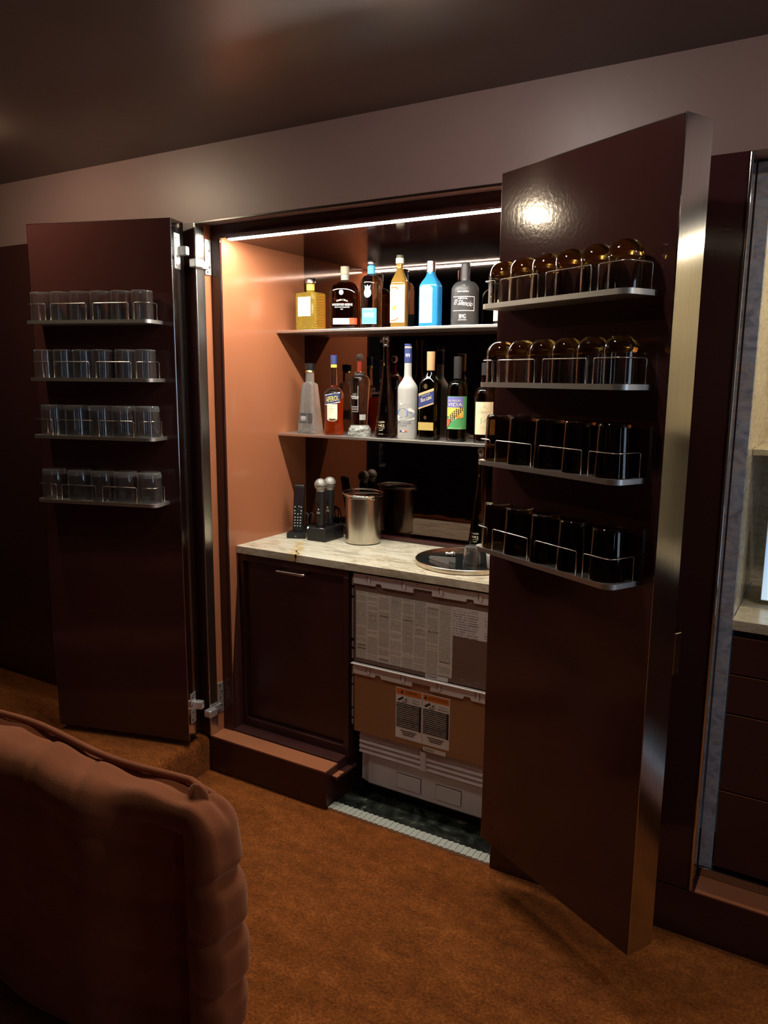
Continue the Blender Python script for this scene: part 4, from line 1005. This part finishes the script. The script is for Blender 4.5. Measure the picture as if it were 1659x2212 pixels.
def dback(P,n):
    x,y,z=P; d=0
    endw=max(0,n.x)+ .55*max(0,-n.y)*max(0,min(1,(x+.95)/.5))
    d+= .020*pinch(PI*(z+.10*(x+.45)+.02*math.sin(6*y))/.135)*min(1,endw+.12*max(0,-n.y))*(1 if z<.64 else .2)
    d+= .045*max(0,n.x)*max(0,4*(z/.75)*(1-z/.75))
    d+= -.016*math.exp(-((y+1.045+.006*math.sin(x*9))/.010)**2)*max(0,n.z)          # top seam
    d+= -.014*math.exp(-(((x+.50)+.02*math.sin(9*z))/.012)**2)*max(0,-n.y)*(1 if z<.62 else .3)
    t_=max(0,min(1,(x+.80)/.32)); d-= .105*t_*t_*(3-2*t_)*max(0,-n.y)
    d+= .007*math.sin(x*17+3*z)*math.sin(z*11+x*5)*max(0,-n.y)
    d+= .006*math.sin(x*11+1)*max(0,n.z)+.004*math.sin(x*37)*max(0,n.z)
    for xx in (-.86,-1.02,-1.5): d+= -.008*math.exp(-(((x-xx)+.5*(y+1.05))/.010)**2)*max(0,n.z)*(1 if y<-1.05 else 0)
    return d
b=rbox('backrest',(-1.42,-1.085,.355),(.965,.088,.345),.062,(190,24,90),SUEDE,so,dback); b.location=-off
def dseat(P,n):
    x,y,z=P
    return .022*pinch(PI*(y+.35*x+.3*z)/.17)*(.5+.5*max(0,n.z)+.3*max(0,n.x))+.005*math.sin(x*13)*math.sin(y*9)
s_=rbox('seat',(-1.62,-.865,.19),(.72,.120,.185),.06,(90,70,30),SUEDE,so,dseat); s_.location=-off
# tucked corner of the back cushion
bm=bmesh.new(); n=18
def lobe(a,q):
    r=.026*math.sin(PI*q)**.7*(1+.22*math.sin(3*a)); 
    return Vector((-.528+1.0*r*math.cos(a)+.010*q,-1.058+1.1*r*math.sin(a)*.6-.010*q,.655+.080*q+.5*r*math.sin(a)))
rings=[[bm.verts.new(lobe(2*PI*k/n,.04+.92*i/9)) for k in range(n)] for i in range(10)]
for A,B_ in zip(rings,rings[1:]):
    for k in range(n): bm.faces.new((A[k],A[(k+1)%n],B_[(k+1)%n],B_[k]))
bm.faces.new(rings[0][::-1]); bm.faces.new(rings[-1])
o=obj('corner_tuck',bm,SUEDE,so,True); o.location=-off
bm=bmesh.new(); tube(bm,[(-2.36+i*.0155,-1.030+.006*math.sin(-2.36*9+i*.14),.7005+.006*math.sin((-2.36+i*.0155)*11+1)) for i in range(116)]+[(-.545,-1.028,.699),(-.515,-1.028,.695),(-.490,-1.029,.682),(-.470,-1.03,.655),(-.458,-1.032,.615)],.009,8)
o=obj('piping',bm,SUEDE,so,True); o.location=-off

# ------------------------------------------------------------------ ceiling downlights
def downlight(x,y,watt,label,colr,r=.034):
    t=thing('ceiling_downlight',label,'light',(x,y,ZC),0,'ceiling downlights')
    lathe_o('trim_ring',[(r+.001,-.001),(r+.014,-.004),(r+.018,-.001),(r+.018,0),(r+.001,0)],STEELH,t,32)
    es=watt/(PI*2*PI*r*r)
    lathe_o('lens',[(r*math.cos(PI/2*k/8),-.0005-r*math.sin(PI/2*k/8)) for k in range(8)]+[(0,-r-.0005)],mat('lamp_%d_%d'%(int(watt*100),int(r*1000)),(1,1,1),.5,emit=colr,es=es),t,32)
downlight(-2.011,-.64,LAMP_LEFT,'recessed ceiling downlight above the left end of the bar',(1,.80,.55))
downlight(-.25,-.74,LAMP_MID,'recessed ceiling downlight above the middle of the bar',(1,.92,.82))
downlight(1.5,-.64,LAMP_RIGHT,'recessed ceiling downlight in front of the marble niche',(1,.88,.76))
downlight(1.2,-2.5,LAMP_ROOM,'small ceiling spot over the right middle of the room',(1,.88,.72),.016)
downlight(-0.6,-2.5,LAMP_ROOM,'small ceiling spot over the centre of the room',(1,.88,.72),.016)
downlight(1.2,-3.8,LAMP_ROOM,'small ceiling spot at the right rear of the room',(1,.88,.72),.016)
downlight(-0.6,-3.8,LAMP_ROOM,'small ceiling spot at the middle rear of the room',(1,.88,.72),.016)
